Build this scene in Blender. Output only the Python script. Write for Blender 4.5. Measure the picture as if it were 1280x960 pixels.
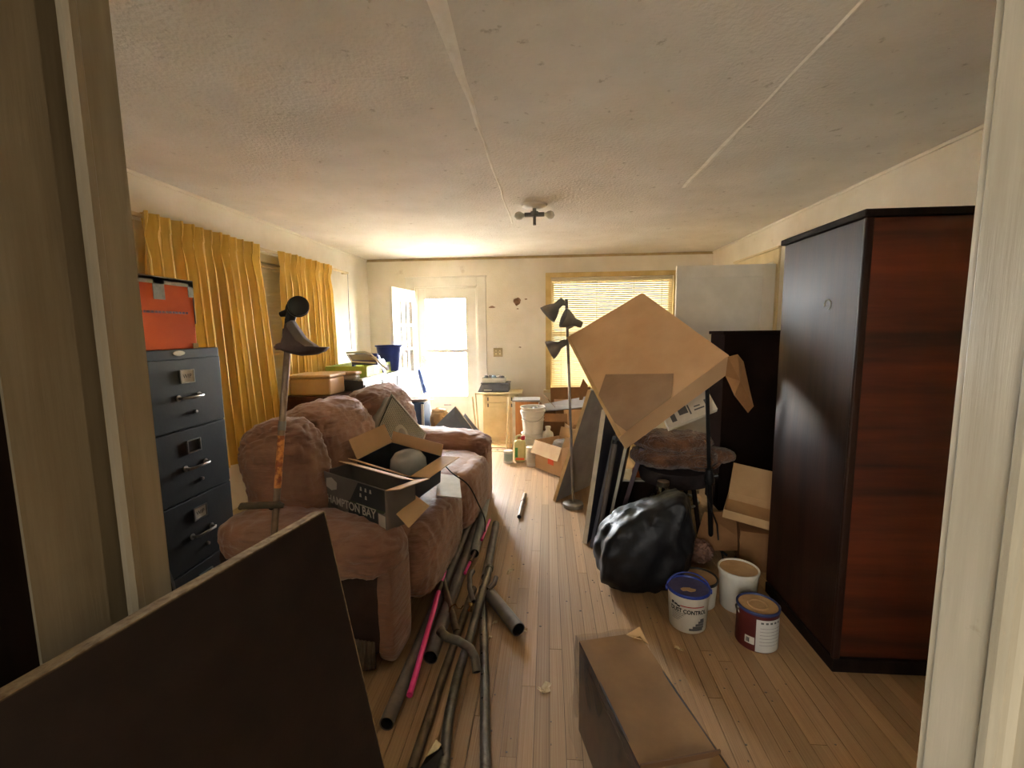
import bpy, math, random
from mathutils import Vector, Matrix, noise, Euler
random.seed(7)
V = Vector
R = math.radians
scene = bpy.context.scene
for o in list(bpy.data.objects): bpy.data.objects.remove(o)
col = scene.collection

# ------------------------------------------------------------------ camera
F, CX, CY, H = 571.0, 640.0, 480.0, 1.464
RT = V((0.99688491, -0.00226612, -0.07883745))
FW = V((0.07800155, -0.11960238, 0.98975301))
DN = V((0.01167204, 0.99281929, 0.11905305))
cam_d = bpy.data.cameras.new('camera')
cam_d.sensor_width = 36.0
cam_d.sensor_fit = 'HORIZONTAL'
cam_d.lens = F / 1280.0 * 36.0
cam_d.clip_start = 0.02
cam = bpy.data.objects.new('camera', cam_d)
col.objects.link(cam)
_x = V((RT[0], FW[0], -DN[0])); _y = -V((RT[1], FW[1], -DN[1])); _z = -V((RT[2], FW[2], -DN[2]))
_m = Matrix((_x, _y, _z)).transposed().to_4x4()
_m.translation = V((0, 0, H))
cam.matrix_world = _m
scene.camera = cam

def P(x, y, X=None, Y=None, Z=None):
    """pixel of the 1280x960 photograph -> point on the plane X=, Y= or Z="""
    c = V((x - CX, y - CY, F))
    r = V((c.dot(RT), c.dot(FW), -c.dot(DN)))
    t = X / r.x if X is not None else Y / r.y if Y is not None else (Z - H) / r.z
    return V((0, 0, H)) + r * t

# ------------------------------------------------------------------ world, light, exposure
scene.view_settings.view_transform = 'Standard'
scene.view_settings.look = 'None'
scene.view_settings.gamma = 1.0
scene.view_settings.use_curve_mapping = False
scene.view_settings.exposure = 1.55
scene.cycles.max_bounces = 14
scene.cycles.diffuse_bounces = 8
scene.cycles.transparent_max_bounces = 16
scene.cycles.caustics_reflective = False
scene.cycles.caustics_refractive = False
scene.cycles.sample_clamp_indirect = 8.0
w = bpy.data.worlds.new('sky'); scene.world = w
w.use_nodes = True
wb = w.node_tree.nodes['Background']
wb.inputs['Color'].default_value = (0.93, 0.97, 1.0, 1)
wb.inputs['Strength'].default_value = 50.0

XL, XR, YB, ZC = -2.40, 2.06, 6.05, 2.40      # room shell
DY0, DY1 = 0.38, 0.50                         # wall with the doorway
YH = -2.2                                     # rear wall of the hall

def portal(name, loc, rot, sx, sy):
    l = bpy.data.lights.new(name, 'AREA'); l.shape = 'RECTANGLE'; l.size = sx; l.size_y = sy
    l.cycles.is_portal = True
    o = bpy.data.objects.new(name, l); o.location = loc; o.rotation_euler = rot; col.objects.link(o)
portal('portal_door', (-1.36, YB + .16, 1.15), (R(-90), 0, 0), .75, 1.6)
portal('portal_window', (.80, YB + .16, 1.39), (R(-90), 0, 0), 1.6, 1.5)
portal('portal_side', (XL - .16, 3.6, 1.45), (0, R(-90), 0), 1.4, 2.2)
sl = bpy.data.lights.new('sun', 'SUN'); sl.energy = 780; sl.angle = R(.6); sl.color = (1, .98, .94)
so_ = bpy.data.objects.new('sun', sl); col.objects.link(so_)
so_.rotation_euler = V((-.62, -.06, -.70)).to_track_quat('-Z', 'Y').to_euler()
hl = bpy.data.lights.new('hall_fill_light', 'AREA'); hl.energy = 24; hl.shape = 'RECTANGLE'; hl.size = .8; hl.size_y = 1.3; hl.color = (1, .95, .88)  # added fill lamp behind the camera; the hall has no window there
ho = bpy.data.objects.new('hall_fill_light', hl); ho.location = (-.8, -1.75, 1.5); ho.rotation_euler = (R(90), 0, R(-22)); col.objects.link(ho)

# ------------------------------------------------------------------ materials
def C(r, g, b):
    f = lambda u: ((u / 255.) / 12.92 if u / 255. <= .04045 else ((u / 255. + .055) / 1.055) ** 2.4)
    return (f(r), f(g), f(b), 1)
MATS = {}
def mk(name, c1, c2=None, rough=.6, metal=0, scale=5, stretch=(1, 1, 1), bump=0, bscale=40, bstretch=None,
       spec=.4, trans=0, sheen=0, detail=5, rand=0, spots=None, ramp=(.35, .68), coat=0):
    if name in MATS: return MATS[name]
    m = bpy.data.materials.new(name); m.use_nodes = True
    nt = m.node_tree; N = nt.nodes; L = nt.links
    b = N['Principled BSDF']; out = N['Material Output']
    b.inputs['Roughness'].default_value = rough; b.inputs['Metallic'].default_value = metal
    b.inputs['Specular IOR Level'].default_value = spec
    if sheen: b.inputs['Sheen Weight'].default_value = sheen; b.inputs['Sheen Roughness'].default_value = .5
    if coat: b.inputs['Coat Weight'].default_value = coat; b.inputs['Coat Roughness'].default_value = .25
    if c2 is None: c2 = tuple(x * .72 for x in c1[:3]) + (1,)
    tc = N.new('ShaderNodeTexCoord'); mp = N.new('ShaderNodeMapping'); mp.inputs['Scale'].default_value = stretch
    L.new(tc.outputs['Object'], mp.inputs['Vector'])
    vec = mp.outputs['Vector']
    oi = None
    if rand:
        oi = N.new('ShaderNodeObjectInfo')
        ad = N.new('ShaderNodeVectorMath'); ad.operation = 'ADD'
        mu = N.new('ShaderNodeMath'); mu.operation = 'MULTIPLY'; mu.inputs[1].default_value = 37
        L.new(oi.outputs['Random'], mu.inputs[0]); L.new(mp.outputs['Vector'], ad.inputs[0]); L.new(mu.outputs[0], ad.inputs[1])
        vec = ad.outputs[0]
    nz = N.new('ShaderNodeTexNoise'); nz.inputs['Scale'].default_value = scale; nz.inputs['Detail'].default_value = detail
    nz.inputs['Roughness'].default_value = .6
    L.new(vec, nz.inputs['Vector'])
    cr = N.new('ShaderNodeValToRGB'); cr.color_ramp.elements[0].position = ramp[0]; cr.color_ramp.elements[1].position = ramp[1]
    cr.color_ramp.elements[0].color = c2; cr.color_ramp.elements[1].color = c1
    L.new(nz.outputs['Fac'], cr.inputs['Fac'])
    csock = cr.outputs['Color']
    if spots:
        sc, thr, cc, amt = spots
        n2 = N.new('ShaderNodeTexNoise'); n2.inputs['Scale'].default_value = sc; n2.inputs['Detail'].default_value = 6
        n2.inputs['Roughness'].default_value = .65
        L.new(tc.outputs['Object'], n2.inputs['Vector'])
        r2 = N.new('ShaderNodeMapRange'); r2.inputs['From Min'].default_value = thr; r2.inputs['From Max'].default_value = thr + .07
        r2.inputs['To Max'].default_value = amt
        L.new(n2.outputs['Fac'], r2.inputs['Value'])
        mx = N.new('ShaderNodeMix'); mx.data_type = 'RGBA'
        L.new(r2.outputs['Result'], mx.inputs['Factor']); L.new(csock, mx.inputs['A']); mx.inputs['B'].default_value = cc
        csock = mx.outputs['Result']
    if rand:
        hs = N.new('ShaderNodeHueSaturation')
        rr = N.new('ShaderNodeMapRange'); rr.inputs['To Min'].default_value = 1 - rand; rr.inputs['To Max'].default_value = 1 + rand
        L.new(oi.outputs['Random'], rr.inputs['Value']); L.new(rr.outputs['Result'], hs.inputs['Value']); L.new(csock, hs.inputs['Color'])
        csock = hs.outputs['Color']
    L.new(csock, b.inputs['Base Color'])
    if bump:
        mb = N.new('ShaderNodeMapping'); mb.inputs['Scale'].default_value = bstretch or stretch
        L.new(tc.outputs['Object'], mb.inputs['Vector'])
        bn = N.new('ShaderNodeTexNoise'); bn.inputs['Scale'].default_value = bscale; bn.inputs['Detail'].default_value = 6
        L.new(mb.outputs['Vector'], bn.inputs['Vector'])
        bp = N.new('ShaderNodeBump'); bp.inputs['Strength'].default_value = bump; bp.inputs['Distance'].default_value = .02
        L.new(bn.outputs['Fac'], bp.inputs['Height']); L.new(bp.outputs['Normal'], b.inputs['Normal'])
    if trans:
        tl = N.new('ShaderNodeBsdfTranslucent'); L.new(csock, tl.inputs['Color'])
        ms = N.new('ShaderNodeMixShader'); ms.inputs['Fac'].default_value = trans
        L.new(b.outputs['BSDF'], ms.inputs[1]); L.new(tl.outputs['BSDF'], ms.inputs[2]); L.new(ms.outputs['Shader'], out.inputs['Surface'])
    MATS[name] = m
    return m
def mk_glass(name, tint=(1, 1, 1, 1), gl=.07, rough=.03):
    m = bpy.data.materials.new(name); m.use_nodes = True
    nt = m.node_tree; N = nt.nodes; L = nt.links; N.remove(N['Principled BSDF'])
    t = N.new('ShaderNodeBsdfTransparent'); t.inputs['Color'].default_value = tint
    g = N.new('ShaderNodeBsdfGlossy'); g.inputs['Roughness'].default_value = rough
    ms = N.new('ShaderNodeMixShader'); ms.inputs['Fac'].default_value = gl
    L.new(t.outputs[0], ms.inputs[1]); L.new(g.outputs[0], ms.inputs[2]); L.new(ms.outputs[0], N['Material Output'].inputs['Surface'])
    MATS[name] = m
    return m

plaster = mk('plaster_wall', C(241, 235, 220), C(228, 220, 200), rough=.75, scale=2.2, bump=.12, bscale=60, spots=(3.2, .66, C(160, 140, 100), .35))
ceil_m = mk('plaster_ceiling', C(236, 231, 222), C(218, 212, 200), rough=.85, scale=1.6, bump=.35, bscale=55, spots=(17, .63, C(150, 138, 116), .5))
paint = mk('cream_paint', C(222, 206, 166), C(202, 184, 140), rough=.45, scale=4, bump=.08, bscale=30)
jamb_m = mk('dirty_jamb_paint', C(184, 175, 152), C(150, 140, 116), rough=.38, scale=3, stretch=(6, 6, .5), bump=.06, bscale=26, bstretch=(8, 8, .4), spots=(9, .68, C(120, 98, 62), .5))
white_paint = mk('white_paint', C(236, 232, 220), C(222, 217, 202), rough=.45, scale=4)
plank_m = mk('floor_plank', C(180, 148, 110), C(146, 112, 76), rough=.5, scale=2.2, stretch=(14, 1.1, 3), bump=.1, bscale=10, bstretch=(20, 1, 1), rand=.16, spots=(7, .66, C(110, 82, 56), .45))
dark_floor = mk('floor_gap', C(34, 24, 16), rough=.9)
wardrobe_side = mk('dark_walnut_veneer', C(58, 34, 24), C(34, 20, 15), rough=.42, scale=2.0, stretch=(6, 6, .6), bump=.04, bscale=18, bstretch=(10, 10, .6), spec=.22)
wardrobe_back = mk('red_brown_board', C(112, 48, 22), C(58, 24, 12), rough=.45, scale=1.7, stretch=(.45, 1, 5.5), bump=.05, bscale=14, bstretch=(.5, 1, 9))
dark_wood = mk('dark_stained_wood', C(40, 28, 22), C(26, 18, 14), spec=.12, rough=.7, scale=3, stretch=(6, 6, 1))
board_m = mk('espresso_laminate', C(44, 32, 27), C(33, 24, 20), rough=.4, scale=20, bump=.03, bscale=200)
chip_m = mk('raw_chipboard', C(178, 156, 120), C(118, 96, 68), rough=.9, scale=60, bump=.3, bscale=120)
black_steel = mk('black_enamel_steel', C(38, 37, 34), C(28, 27, 25), spec=.25, rough=.45, scale=5, bump=.03, bscale=60)
grey_steel = mk('grey_enamel_steel', C(100, 101, 100), C(86, 87, 86), rough=.4, scale=4)
chrome = mk('dull_chrome', C(190, 186, 176), C(150, 146, 138), rough=.28, metal=1, scale=10)
black_plastic = mk('black_plastic', C(30, 29, 30), C(22, 22, 22), rough=.42, scale=6)
black_metal = mk('black_metal', C(26, 25, 26), C(18, 18, 18), rough=.4, metal=.3, scale=6)
lamp_black = mk('hazed_black_lamp', C(138, 133, 126), C(112, 108, 102), rough=.6, scale=9)  # black heads lightened to grey: glare haze put into the colour
card = mk('cardboard', C(212, 174, 130), C(198, 158, 114), rough=.8, scale=3, bump=.05, bscale=12, stretch=(1, 1, 1))
card_d = mk('brown_cardboard', C(150, 108, 66), C(126, 88, 52), rough=.8, scale=4, bump=.08, bscale=14)
card_l = mk('pale_cardboard', C(202, 168, 122), C(184, 148, 102), rough=.8, scale=4)
orange_m = mk('orange_carton', C(228, 106, 48), C(212, 92, 38), rough=.8, spec=.12, scale=4, bump=.05, bscale=12)
duct = mk('silver_duct_tape', C(160, 156, 146), C(122, 118, 108), rough=.3, metal=.55, scale=14, bump=.3, bscale=18)
clear_tape = mk('glossy_tape', C(206, 170, 120), rough=.15, scale=6)
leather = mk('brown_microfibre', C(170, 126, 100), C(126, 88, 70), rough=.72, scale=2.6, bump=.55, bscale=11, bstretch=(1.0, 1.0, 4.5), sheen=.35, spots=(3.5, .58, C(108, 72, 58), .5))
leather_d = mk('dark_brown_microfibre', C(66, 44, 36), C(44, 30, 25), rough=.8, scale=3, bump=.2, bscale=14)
gold = mk('gold_curtain_cloth', C(240, 210, 112), C(214, 176, 80), rough=.7, scale=3, stretch=(3, 3, .5), bump=.05, bscale=200, trans=.12, sheen=.2)
slat_m = mk('cream_slat', C(232, 222, 194), C(220, 208, 176), rough=.5, scale=3, trans=.06)
pipe_g = mk('galvanised_pipe', C(136, 132, 124), C(92, 88, 80), rough=.42, metal=.75, scale=9, bump=.1, bscale=50, spots=(14, .6, C(80, 66, 52), .6))
pipe_d = mk('dark_abs_pipe', C(124, 114, 108), C(92, 84, 78), rough=.5, scale=8, spots=(10, .62, C(100, 86, 70), .5))
pipe_b = mk('rusty_conduit', C(122, 104, 84), C(84, 68, 52), rough=.5, metal=.5, scale=12, bump=.1, bscale=60)
pipe_in = mk('pipe_inside', C(22, 20, 18), rough=.9)
pink_m = mk('hot_pink_anodised_tube', C(255, 76, 165), C(245, 50, 140), rough=.3, metal=0, scale=8, spec=.8)
brass = mk('brass_wire', C(214, 170, 100), rough=.25, metal=1)
white_pl = mk('white_plastic', C(228, 224, 212), C(208, 202, 186), rough=.4, scale=5, trans=.08)
blue_pl = mk('blue_plastic', C(38, 62, 150), C(30, 48, 122), rough=.4, scale=5)
navy_lid = mk('dusty_blue_lid', C(88, 84, 120), C(62, 58, 92), rough=.6, scale=8, spots=(9, .64, C(190, 170, 150), .5))
lid_tan = mk('dusty_tan_lid', C(196, 160, 116), C(164, 128, 86), rough=.6, scale=9, bump=.1, bscale=26, spots=(22, .66, C(110, 80, 52), .6))
maroon = mk('maroon_label', C(92, 34, 30), C(74, 26, 24), rough=.45, scale=5)
red_m = mk('red_print', C(190, 30, 40), rough=.5)
ink = mk('black_print', C(24, 22, 22), rough=.6)
ink_g = mk('grey_print', C(96, 94, 92), rough=.6)
paper = mk('white_paper', C(226, 218, 200), C(206, 196, 174), rough=.8, scale=8)
print_w = mk('white_print', C(214, 208, 194), rough=.6)
dirt_m = mk('plaster_scrap', C(214, 196, 160), C(170, 146, 106), rough=.9, scale=20)
trash_m = mk('black_bin_liner', C(30, 30, 33), C(18, 18, 20), rough=.48, scale=6, bump=.35, bscale=9, spec=.3)
plastic_film = mk_glass('clear_film', (.93, .95, .97, 1), .22, .12)
glass = mk_glass('window_glass')
glass_dim_rear = mk_glass('dimmed_rear_glass', (.20, .188, .15, 1), .05, .2)  # dark tint added to hold back daylight on the rear blind
glass_dim_side = mk_glass('dimmed_side_glass', (.05, .049, .044, 1), .05, .2)  # deeper tint added to dim daylight at the side window
glass_jug = mk_glass('jug_glass', (.80, .82, .78, 1), .25, .08)
fur_m = mk('brown_plush', C(136, 94, 62), C(72, 46, 30), rough=.95, scale=9, bump=.9, bscale=70, sheen=.4)
denim = mk('dark_upholstery', C(50, 40, 40), C(34, 28, 29), rough=.85, scale=14, bump=.1, bscale=120)
silver_pole = mk('brushed_pole', C(176, 170, 160), C(140, 134, 124), rough=.3, metal=.9, scale=8)
base_grey = mk('grey_lamp_base', C(142, 134, 118), C(116, 108, 92), rough=.5, scale=8)
panel_w = mk('white_panel_edge', C(226, 218, 200), C(196, 186, 164), rough=.6, scale=7)
panel_c = mk('cream_panel_edge', C(224, 198, 150), C(196, 166, 116), rough=.7, scale=9)
panel_g = mk('grey_panel_face', C(164, 159, 154), C(140, 135, 131), rough=.6, scale=4)
panel_n = mk('slate_panel_face', C(92, 92, 102), C(70, 70, 80), rough=.5, scale=4)
panel_p = mk('plum_panel_face', C(98, 74, 80), C(72, 52, 60), rough=.5, scale=4)
panel_blue = mk('hazed_blue_board', C(140, 156, 172), C(120, 136, 154), rough=.55, scale=3)  # dark board lightened to blue-grey, haze put into its colour
ply = mk('orange_plywood', C(206, 140, 76), C(180, 112, 54), rough=.6, scale=2.4, stretch=(6, 6, .8))
green_m = mk('lime_carton', C(186, 198, 92), C(160, 174, 74), rough=.6, scale=6)
fan_m = mk('beige_fan_plastic', C(168, 158, 142), C(146, 136, 120), rough=.5, scale=5)
grille_m = mk('cream_grille', C(206, 198, 174), rough=.5)
globe_m = mk('frosted_globe', C(226, 228, 226), rough=.25, trans=.3)
tan_pl = mk('tan_plastic', C(196, 164, 124), C(176, 142, 102), rough=.45, scale=4)
charcoal = mk('charcoal_print_carton', C(52, 54, 60), C(42, 44, 50), rough=.55, scale=5)
steelgrey = mk('grey_print_carton', C(122, 114, 106), C(106, 98, 92), rough=.55, scale=5)
blackgreen = mk('green_print_carton', C(62, 76, 54), rough=.55)
sticker = mk('orange_sticker', C(238, 110, 70), C(224, 90, 54), rough=.5)

# ------------------------------------------------------------------ mesh builder
ROOTM = {}
class MB:
    def __init__(s): s.v = []; s.f = []
    def add(s, vs, fs, M=None):
        n = len(s.v)
        s.v += [(M @ V(q)) if M is not None else V(q) for q in vs]
        s.f += [tuple(i + n for i in q) for q in fs]
        return s
    def box(s, x0, x1, y0, y1, z0, z1, M=None):
        return s.add([(x0, y0, z0), (x1, y0, z0), (x1, y1, z0), (x0, y1, z0), (x0, y0, z1), (x1, y0, z1), (x1, y1, z1), (x0, y1, z1)],
                     [(0, 3, 2, 1), (4, 5, 6, 7), (0, 1, 5, 4), (1, 2, 6, 5), (2, 3, 7, 6), (3, 0, 4, 7)], M)
    def hexa(s, q, off):
        q = [V(a) for a in q]; off = V(off)
        b = [a + off for a in q]
        return s.add(q + b, [(0, 1, 2, 3), (7, 6, 5, 4), (0, 4, 5, 1), (1, 5, 6, 2), (2, 6, 7, 3), (3, 7, 4, 0)])
    def prism(s, poly, z0, z1, M=None):
        n = len(poly)
        return s.add([(x, y, z0) for x, y in poly] + [(x, y, z1) for x, y in poly],
                     [tuple(reversed(range(n))), tuple(range(n, 2 * n))] + [(i, (i + 1) % n, n + (i + 1) % n, n + i) for i in range(n)], M)
    def lathe(s, prof, n=24, M=None, cap=True):
        vs = []; fs = []
        for r, z in prof:
            for k in range(n):
                a = 2 * math.pi * k / n; vs.append((r * math.cos(a), r * math.sin(a), z))
        for i in range(len(prof) - 1):
            for k in range(n):
                k2 = (k + 1) % n; fs.append((i * n + k, i * n + k2, (i + 1) * n + k2, (i + 1) * n + k))
        if cap:
            if prof[0][0] > 1e-5: fs.append(tuple(reversed(range(n))))
            if prof[-1][0] > 1e-5: fs.append(tuple(range((len(prof) - 1) * n, len(prof) * n)))
        return s.add(vs, fs, M)
    def tube(s, pts, r, n=10, cap=True):
        pts = [V(p) for p in pts]; rs = r if isinstance(r, (list, tuple)) else [r] * len(pts)
        vs = []; fs = []
        t0 = (pts[1] - pts[0]).normalized(); up = V((0, 0, 1)) if abs(t0.z) < .9 else V((1, 0, 0))
        a = t0.cross(up).normalized()
        for i, p in enumerate(pts):
            t = (pts[min(i + 1, len(pts) - 1)] - pts[max(i - 1, 0)]).normalized()
            a = (a - t * a.dot(t)).normalized(); b = t.cross(a)
            for k in range(n):
                g = 2 * math.pi * k / n; vs.append(p + (a * math.cos(g) + b * math.sin(g)) * rs[i])
        for i in range(len(pts) - 1):
            for k in range(n):
                k2 = (k + 1) % n; fs.append((i * n + k, i * n + k2, (i + 1) * n + k2, (i + 1) * n + k))
        if cap: fs += [tuple(reversed(range(n))), tuple(range((len(pts) - 1) * n, len(pts) * n))]
        return s.add(vs, fs)
    def grid(s, fn, nu, nv, close_u=False):
        vs = [fn(i / (nu if close_u else nu - 1), j / (nv - 1)) for j in range(nv) for i in range(nu)]
        fs = []
        for j in range(nv - 1):
            for i in range(nu if close_u else nu - 1):
                i2 = (i + 1) % nu; fs.append((j * nu + i, j * nu + i2, (j + 1) * nu + i2, (j + 1) * nu + i))
        return s.add(vs, fs)
    def build(s, name, mat, parent=None, smooth=0, bevel=0, world=True, solid=0, seg=2):
        me = bpy.data.meshes.new(name)
        vs = s.v
        if parent is not None and world:
            inv = ROOTM[parent.name].inverted(); vs = [inv @ q for q in vs]
        me.from_pydata([tuple(q) for q in vs], [], s.f); me.validate(); me.update()
        me.materials.append(mat)
        o = bpy.data.objects.new(name, me); col.objects.link(o)
        if parent is not None: o.parent = parent; ROOTM[o.name] = ROOTM[parent.name]
        else: ROOTM[o.name] = Matrix.Identity(4)
        if smooth:
            me.polygons.foreach_set('use_smooth', [True] * len(me.polygons))
            me.set_sharp_from_angle(angle=R(smooth))
        if solid:
            q = o.modifiers.new('thickness', 'SOLIDIFY'); q.thickness = solid; q.offset = 0
        if bevel:
            q = o.modifiers.new('bevel', 'BEVEL'); q.width = bevel; q.segments = seg; q.limit_method = 'ANGLE'; q.angle_limit = R(40)
        return o

def tag(o, label, cat=None, group=None):
    o['label'] = label
    if cat: o['category'] = cat
    if group: o['group'] = group
    return o
def struct(o): o['kind'] = 'structure'; return o
def thing(name, label, cat, loc=(0, 0, 0), rz=0, group=None, M=None):
    o = bpy.data.objects.new(name, None); o.empty_display_size = .05; col.objects.link(o)
    m = M if M is not None else Matrix.Translation(V(loc)) @ Matrix.Rotation(rz, 4, 'Z')
    o.matrix_world = m; ROOTM[o.name] = m.copy()
    return tag(o, label, cat, group)
def frame_m(o, ex, ey, ez):
    m = Matrix((V(ex).normalized(), V(ey).normalized(), V(ez).normalized())).transposed().to_4x4(); m.translation = V(o); return m
def axis_m(p, d):
    d = V(d).normalized(); q = V((0, 0, 1)).rotation_difference(d); m = q.to_matrix().to_4x4(); m.translation = V(p); return m

def cushion(mb, c, s, pw=3.0, n=14, wr=0.0, seed=0, M=None, freq=6, sag=0, fold=None):
    """a puffy upholstered block: cube grid pushed to a superellipsoid, with folds"""
    idx = {}; vs = []; fs = []
    def vid(p):
        k = tuple(round(x, 5) for x in p)
        if k not in idx: idx[k] = len(vs); vs.append(V(p))
        return idx[k]
    for ax in range(3):
        for sg in (-1, 1):
            for i in range(n):
                for j in range(n):
                    q = []
                    for (a, b) in ((i, j), (i + 1, j), (i + 1, j + 1), (i, j + 1)):
                        u = math.sin((2 * a / n - 1) * math.pi / 2 * .999) / math.sin(math.pi / 2 * .999); v = math.sin((2 * b / n - 1) * math.pi / 2 * .999) / math.sin(math.pi / 2 * .999)
                        p = [0, 0, 0]; p[ax] = sg; p[(ax + 1) % 3] = u; p[(ax + 2) % 3] = v; q.append(vid(p))
                    fs.append(tuple(q if sg > 0 else reversed(q)))
    out = []
    for p in vs:
        l = (abs(p.x) ** pw + abs(p.y) ** pw + abs(p.z) ** pw) ** (1 / pw)
        q = p / l
        w_ = V((q.x * s[0] / 2, q.y * s[1] / 2, q.z * s[2] / 2))
        if wr:
            k = V((w_.x * freq, w_.y * freq, w_.z * freq * 1.8)) + V((seed * 7.1, seed * 3.3, seed))
            d = noise.noise(k) * .6 + (abs(noise.noise(k * 2.3)) - .25) * .8
            w_ += q.normalized() * wr * d
        if fold:
            fd, fa, ff = fold
            t_ = w_.dot(V(fd).normalized()); l_ = (w_ - V(fd).normalized() * t_)
            kk = V((t_ * ff + 1.6 * noise.noise(w_ * 5 + V((seed, 0, 0))), l_.x * 4 + seed * 5, l_.y * 4 + l_.z * 4))
            w_ += q.normalized() * fa * (1 - 2.2 * abs(noise.noise(kk)))
        if sag: w_.z -= sag * (1 - q.x * q.x) * (1 - q.y * q.y) * max(0, q.z)
        out.append(w_ + V(c))
    mb.add(out, fs, M)
    return mb

def text_mesh(txt, size, bold=0):
    cu = bpy.data.curves.new('t', 'FONT'); cu.body = txt; cu.size = size; cu.offset = bold; cu.align_x = 'CENTER'; cu.align_y = 'CENTER'
    o = bpy.data.objects.new('t', cu); col.objects.link(o)
    bpy.context.view_layer.update()
    me = bpy.data.meshes.new_from_object(o.evaluated_get(bpy.context.evaluated_depsgraph_get()))
    vs = [v.co.copy() for v in me.vertices]; fs = [tuple(p.vertices) for p in me.polygons]
    bpy.data.objects.remove(o); bpy.data.curves.remove(cu); bpy.data.meshes.remove(me)
    return vs, fs
def lettering(txt, size, M, mat, parent, sx=1.0, name='lettering', cyl=None, local=True, bold=0):
    """flat print: text in the local xy plane of M, or wrapped on a cylinder (radius) about local z"""
    vs, fs = text_mesh(txt, size, bold); mb = MB()
    if cyl:
        r, a0, z0 = cyl
        mb.add([(r * math.cos(a0 + q.x * sx / r), r * math.sin(a0 + q.x * sx / r), z0 + q.y) for q in vs], fs, M)
    else:
        mb.add([(q.x * sx, q.y, 0) for q in vs], fs, M)
    return mb.build(name, mat, parent, world=not local)

def carton(name, label, M, L, W, Hh, mat, flaps=(), inner=None, closed=False, cat='box', t=.005, group=None):
    """box with walls and real flaps; local origin at the centre of its base; flaps (side, angle outwards, length)"""
    e = thing(name, label, cat, M=M, group=group)
    b = MB()
    if closed: b.box(-L / 2, L / 2, -W / 2, W / 2, 0, Hh)
    else:
        b.box(-L / 2, L / 2, -W / 2, W / 2, 0, t)
        b.box(-L / 2, L / 2, -W / 2, -W / 2 + t, t, Hh); b.box(-L / 2, L / 2, W / 2 - t, W / 2, t, Hh)
        b.box(-L / 2, -L / 2 + t, -W / 2 + t, W / 2 - t, t, Hh); b.box(L / 2 - t, L / 2, -W / 2 + t, W / 2 - t, t, Hh)
    body = b.build('body', mat, e, bevel=.003, world=False)
    for side, ang, ln in flaps:
        a = R(ang)
        if side in ('y-', 'y+'):
            sgn = -1 if side == 'y-' else 1
            q = [(-L / 2, sgn * W / 2, Hh), (L / 2, sgn * W / 2, Hh), (L / 2, sgn * (W / 2 + ln * math.sin(a)), Hh + ln * math.cos(a)), (-L / 2, sgn * (W / 2 + ln * math.sin(a)), Hh + ln * math.cos(a))]
        else:
            sgn = -1 if side == 'x-' else 1
            q = [(sgn * L / 2, -W / 2, Hh), (sgn * L / 2, W / 2, Hh), (sgn * (L / 2 + ln * math.sin(a)), W / 2, Hh + ln * math.cos(a)), (sgn * (L / 2 + ln * math.sin(a)), -W / 2, Hh + ln * math.cos(a))]
        n_ = (V(q[1]) - V(q[0])).cross(V(q[3]) - V(q[0])).normalized() * .004
        MB().hexa(q, n_).build('flap', inner or mat, e, world=False)
    return e

# ================================================================== THE SETTING
def wall_with_hole(name, axis, pos, thick, a0, a1, z0, z1, holes, mat):
    """wall slab on plane axis=pos (thickness outwards), pieces around rectangular openings"""
    mb = MB()
    t0, t1 = sorted((pos, pos + thick))
    def piece(b0, b1, c0, c1):
        if b1 - b0 < 1e-4 or c1 - c0 < 1e-4: return
        if axis == 'Y': mb.box(b0, b1, t0, t1, c0, c1)
        else: mb.box(t0, t1, b0, b1, c0, c1)
    cur = a0
    for (h0, h1, hz0, hz1) in sorted(holes):
        piece(cur, h0, z0, z1); piece(h0, h1, z0, hz0); piece(h0, h1, hz1, z1); cur = h1
    piece(cur, a1, z0, z1)
    return struct(mb.build(name, mat))
DX0, DX1, DZ = -1.76, -.93, 2.03                       # front door opening
WX0, WX1, WZ0, WZ1 = .03, 1.60, .66, 2.12              # rear window opening
LY0, LY1, LZ0, LZ1 = 2.62, 4.70, .80, 2.05             # side window opening
KY0, KY1, KZ = 4.42, 5.22, 2.05                        # closet opening
wb_ = wall_with_hole('wall_back', 'Y', YB, .14, XL - .14, XR + .14, 0, ZC, [(DX0, DX1, 0, DZ), (WX0, WX1, WZ0, WZ1)], plaster)
wl_ = wall_with_hole('wall_left', 'X', XL, -.14, DY1, YB, 0, ZC, [(LY0, LY1, LZ0, LZ1)], plaster)
wr_ = wall_with_hole('wall_right', 'X', XR, .14, DY1, YB, 0, ZC, [(KY0, KY1, 0, KZ)], plaster)
wn_ = wall_with_hole('wall_near', 'Y', DY0, DY1 - DY0, XL - .14, XR + .14, 0, ZC, [(-.56, .50, 0, 2.10)], plaster)
# closet behind the right wall and the hall behind the camera
c_ = MB(); c_.box(XR + .14, XR + .8, KY0 - .3, KY0 - .2, 0, ZC); c_.box(XR + .14, XR + .8, KY1 + .2, KY1 + .3, 0, ZC); c_.box(XR + .8, XR + .9, KY0 - .3, KY1 + .3, 0, ZC)
c_.box(XR + .14, XR + .9, KY0 - .3, KY1 + .3, ZC, ZC + .1); c_.box(XR + .06, XR + .9, KY0 - .3, KY1 + .3, -.12, -.005)
struct(c_.build('wall_closet', plaster))
hall_m = mk('hall_brown_paint', C(120, 100, 72), C(100, 82, 58), rough=.6, scale=3)
struct(MB().box(-1.3, -1.2, YH, DY0, 0, ZC).build('wall_hall_left', hall_m))
struct(MB().box(1.2, 1.3, YH, DY0, 0, ZC).build('wall_hall_right', hall_m))
struct(MB().box(-1.3, 1.3, YH - .1, YH, 0, ZC).build('wall_hall_back', hall_m))
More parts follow.
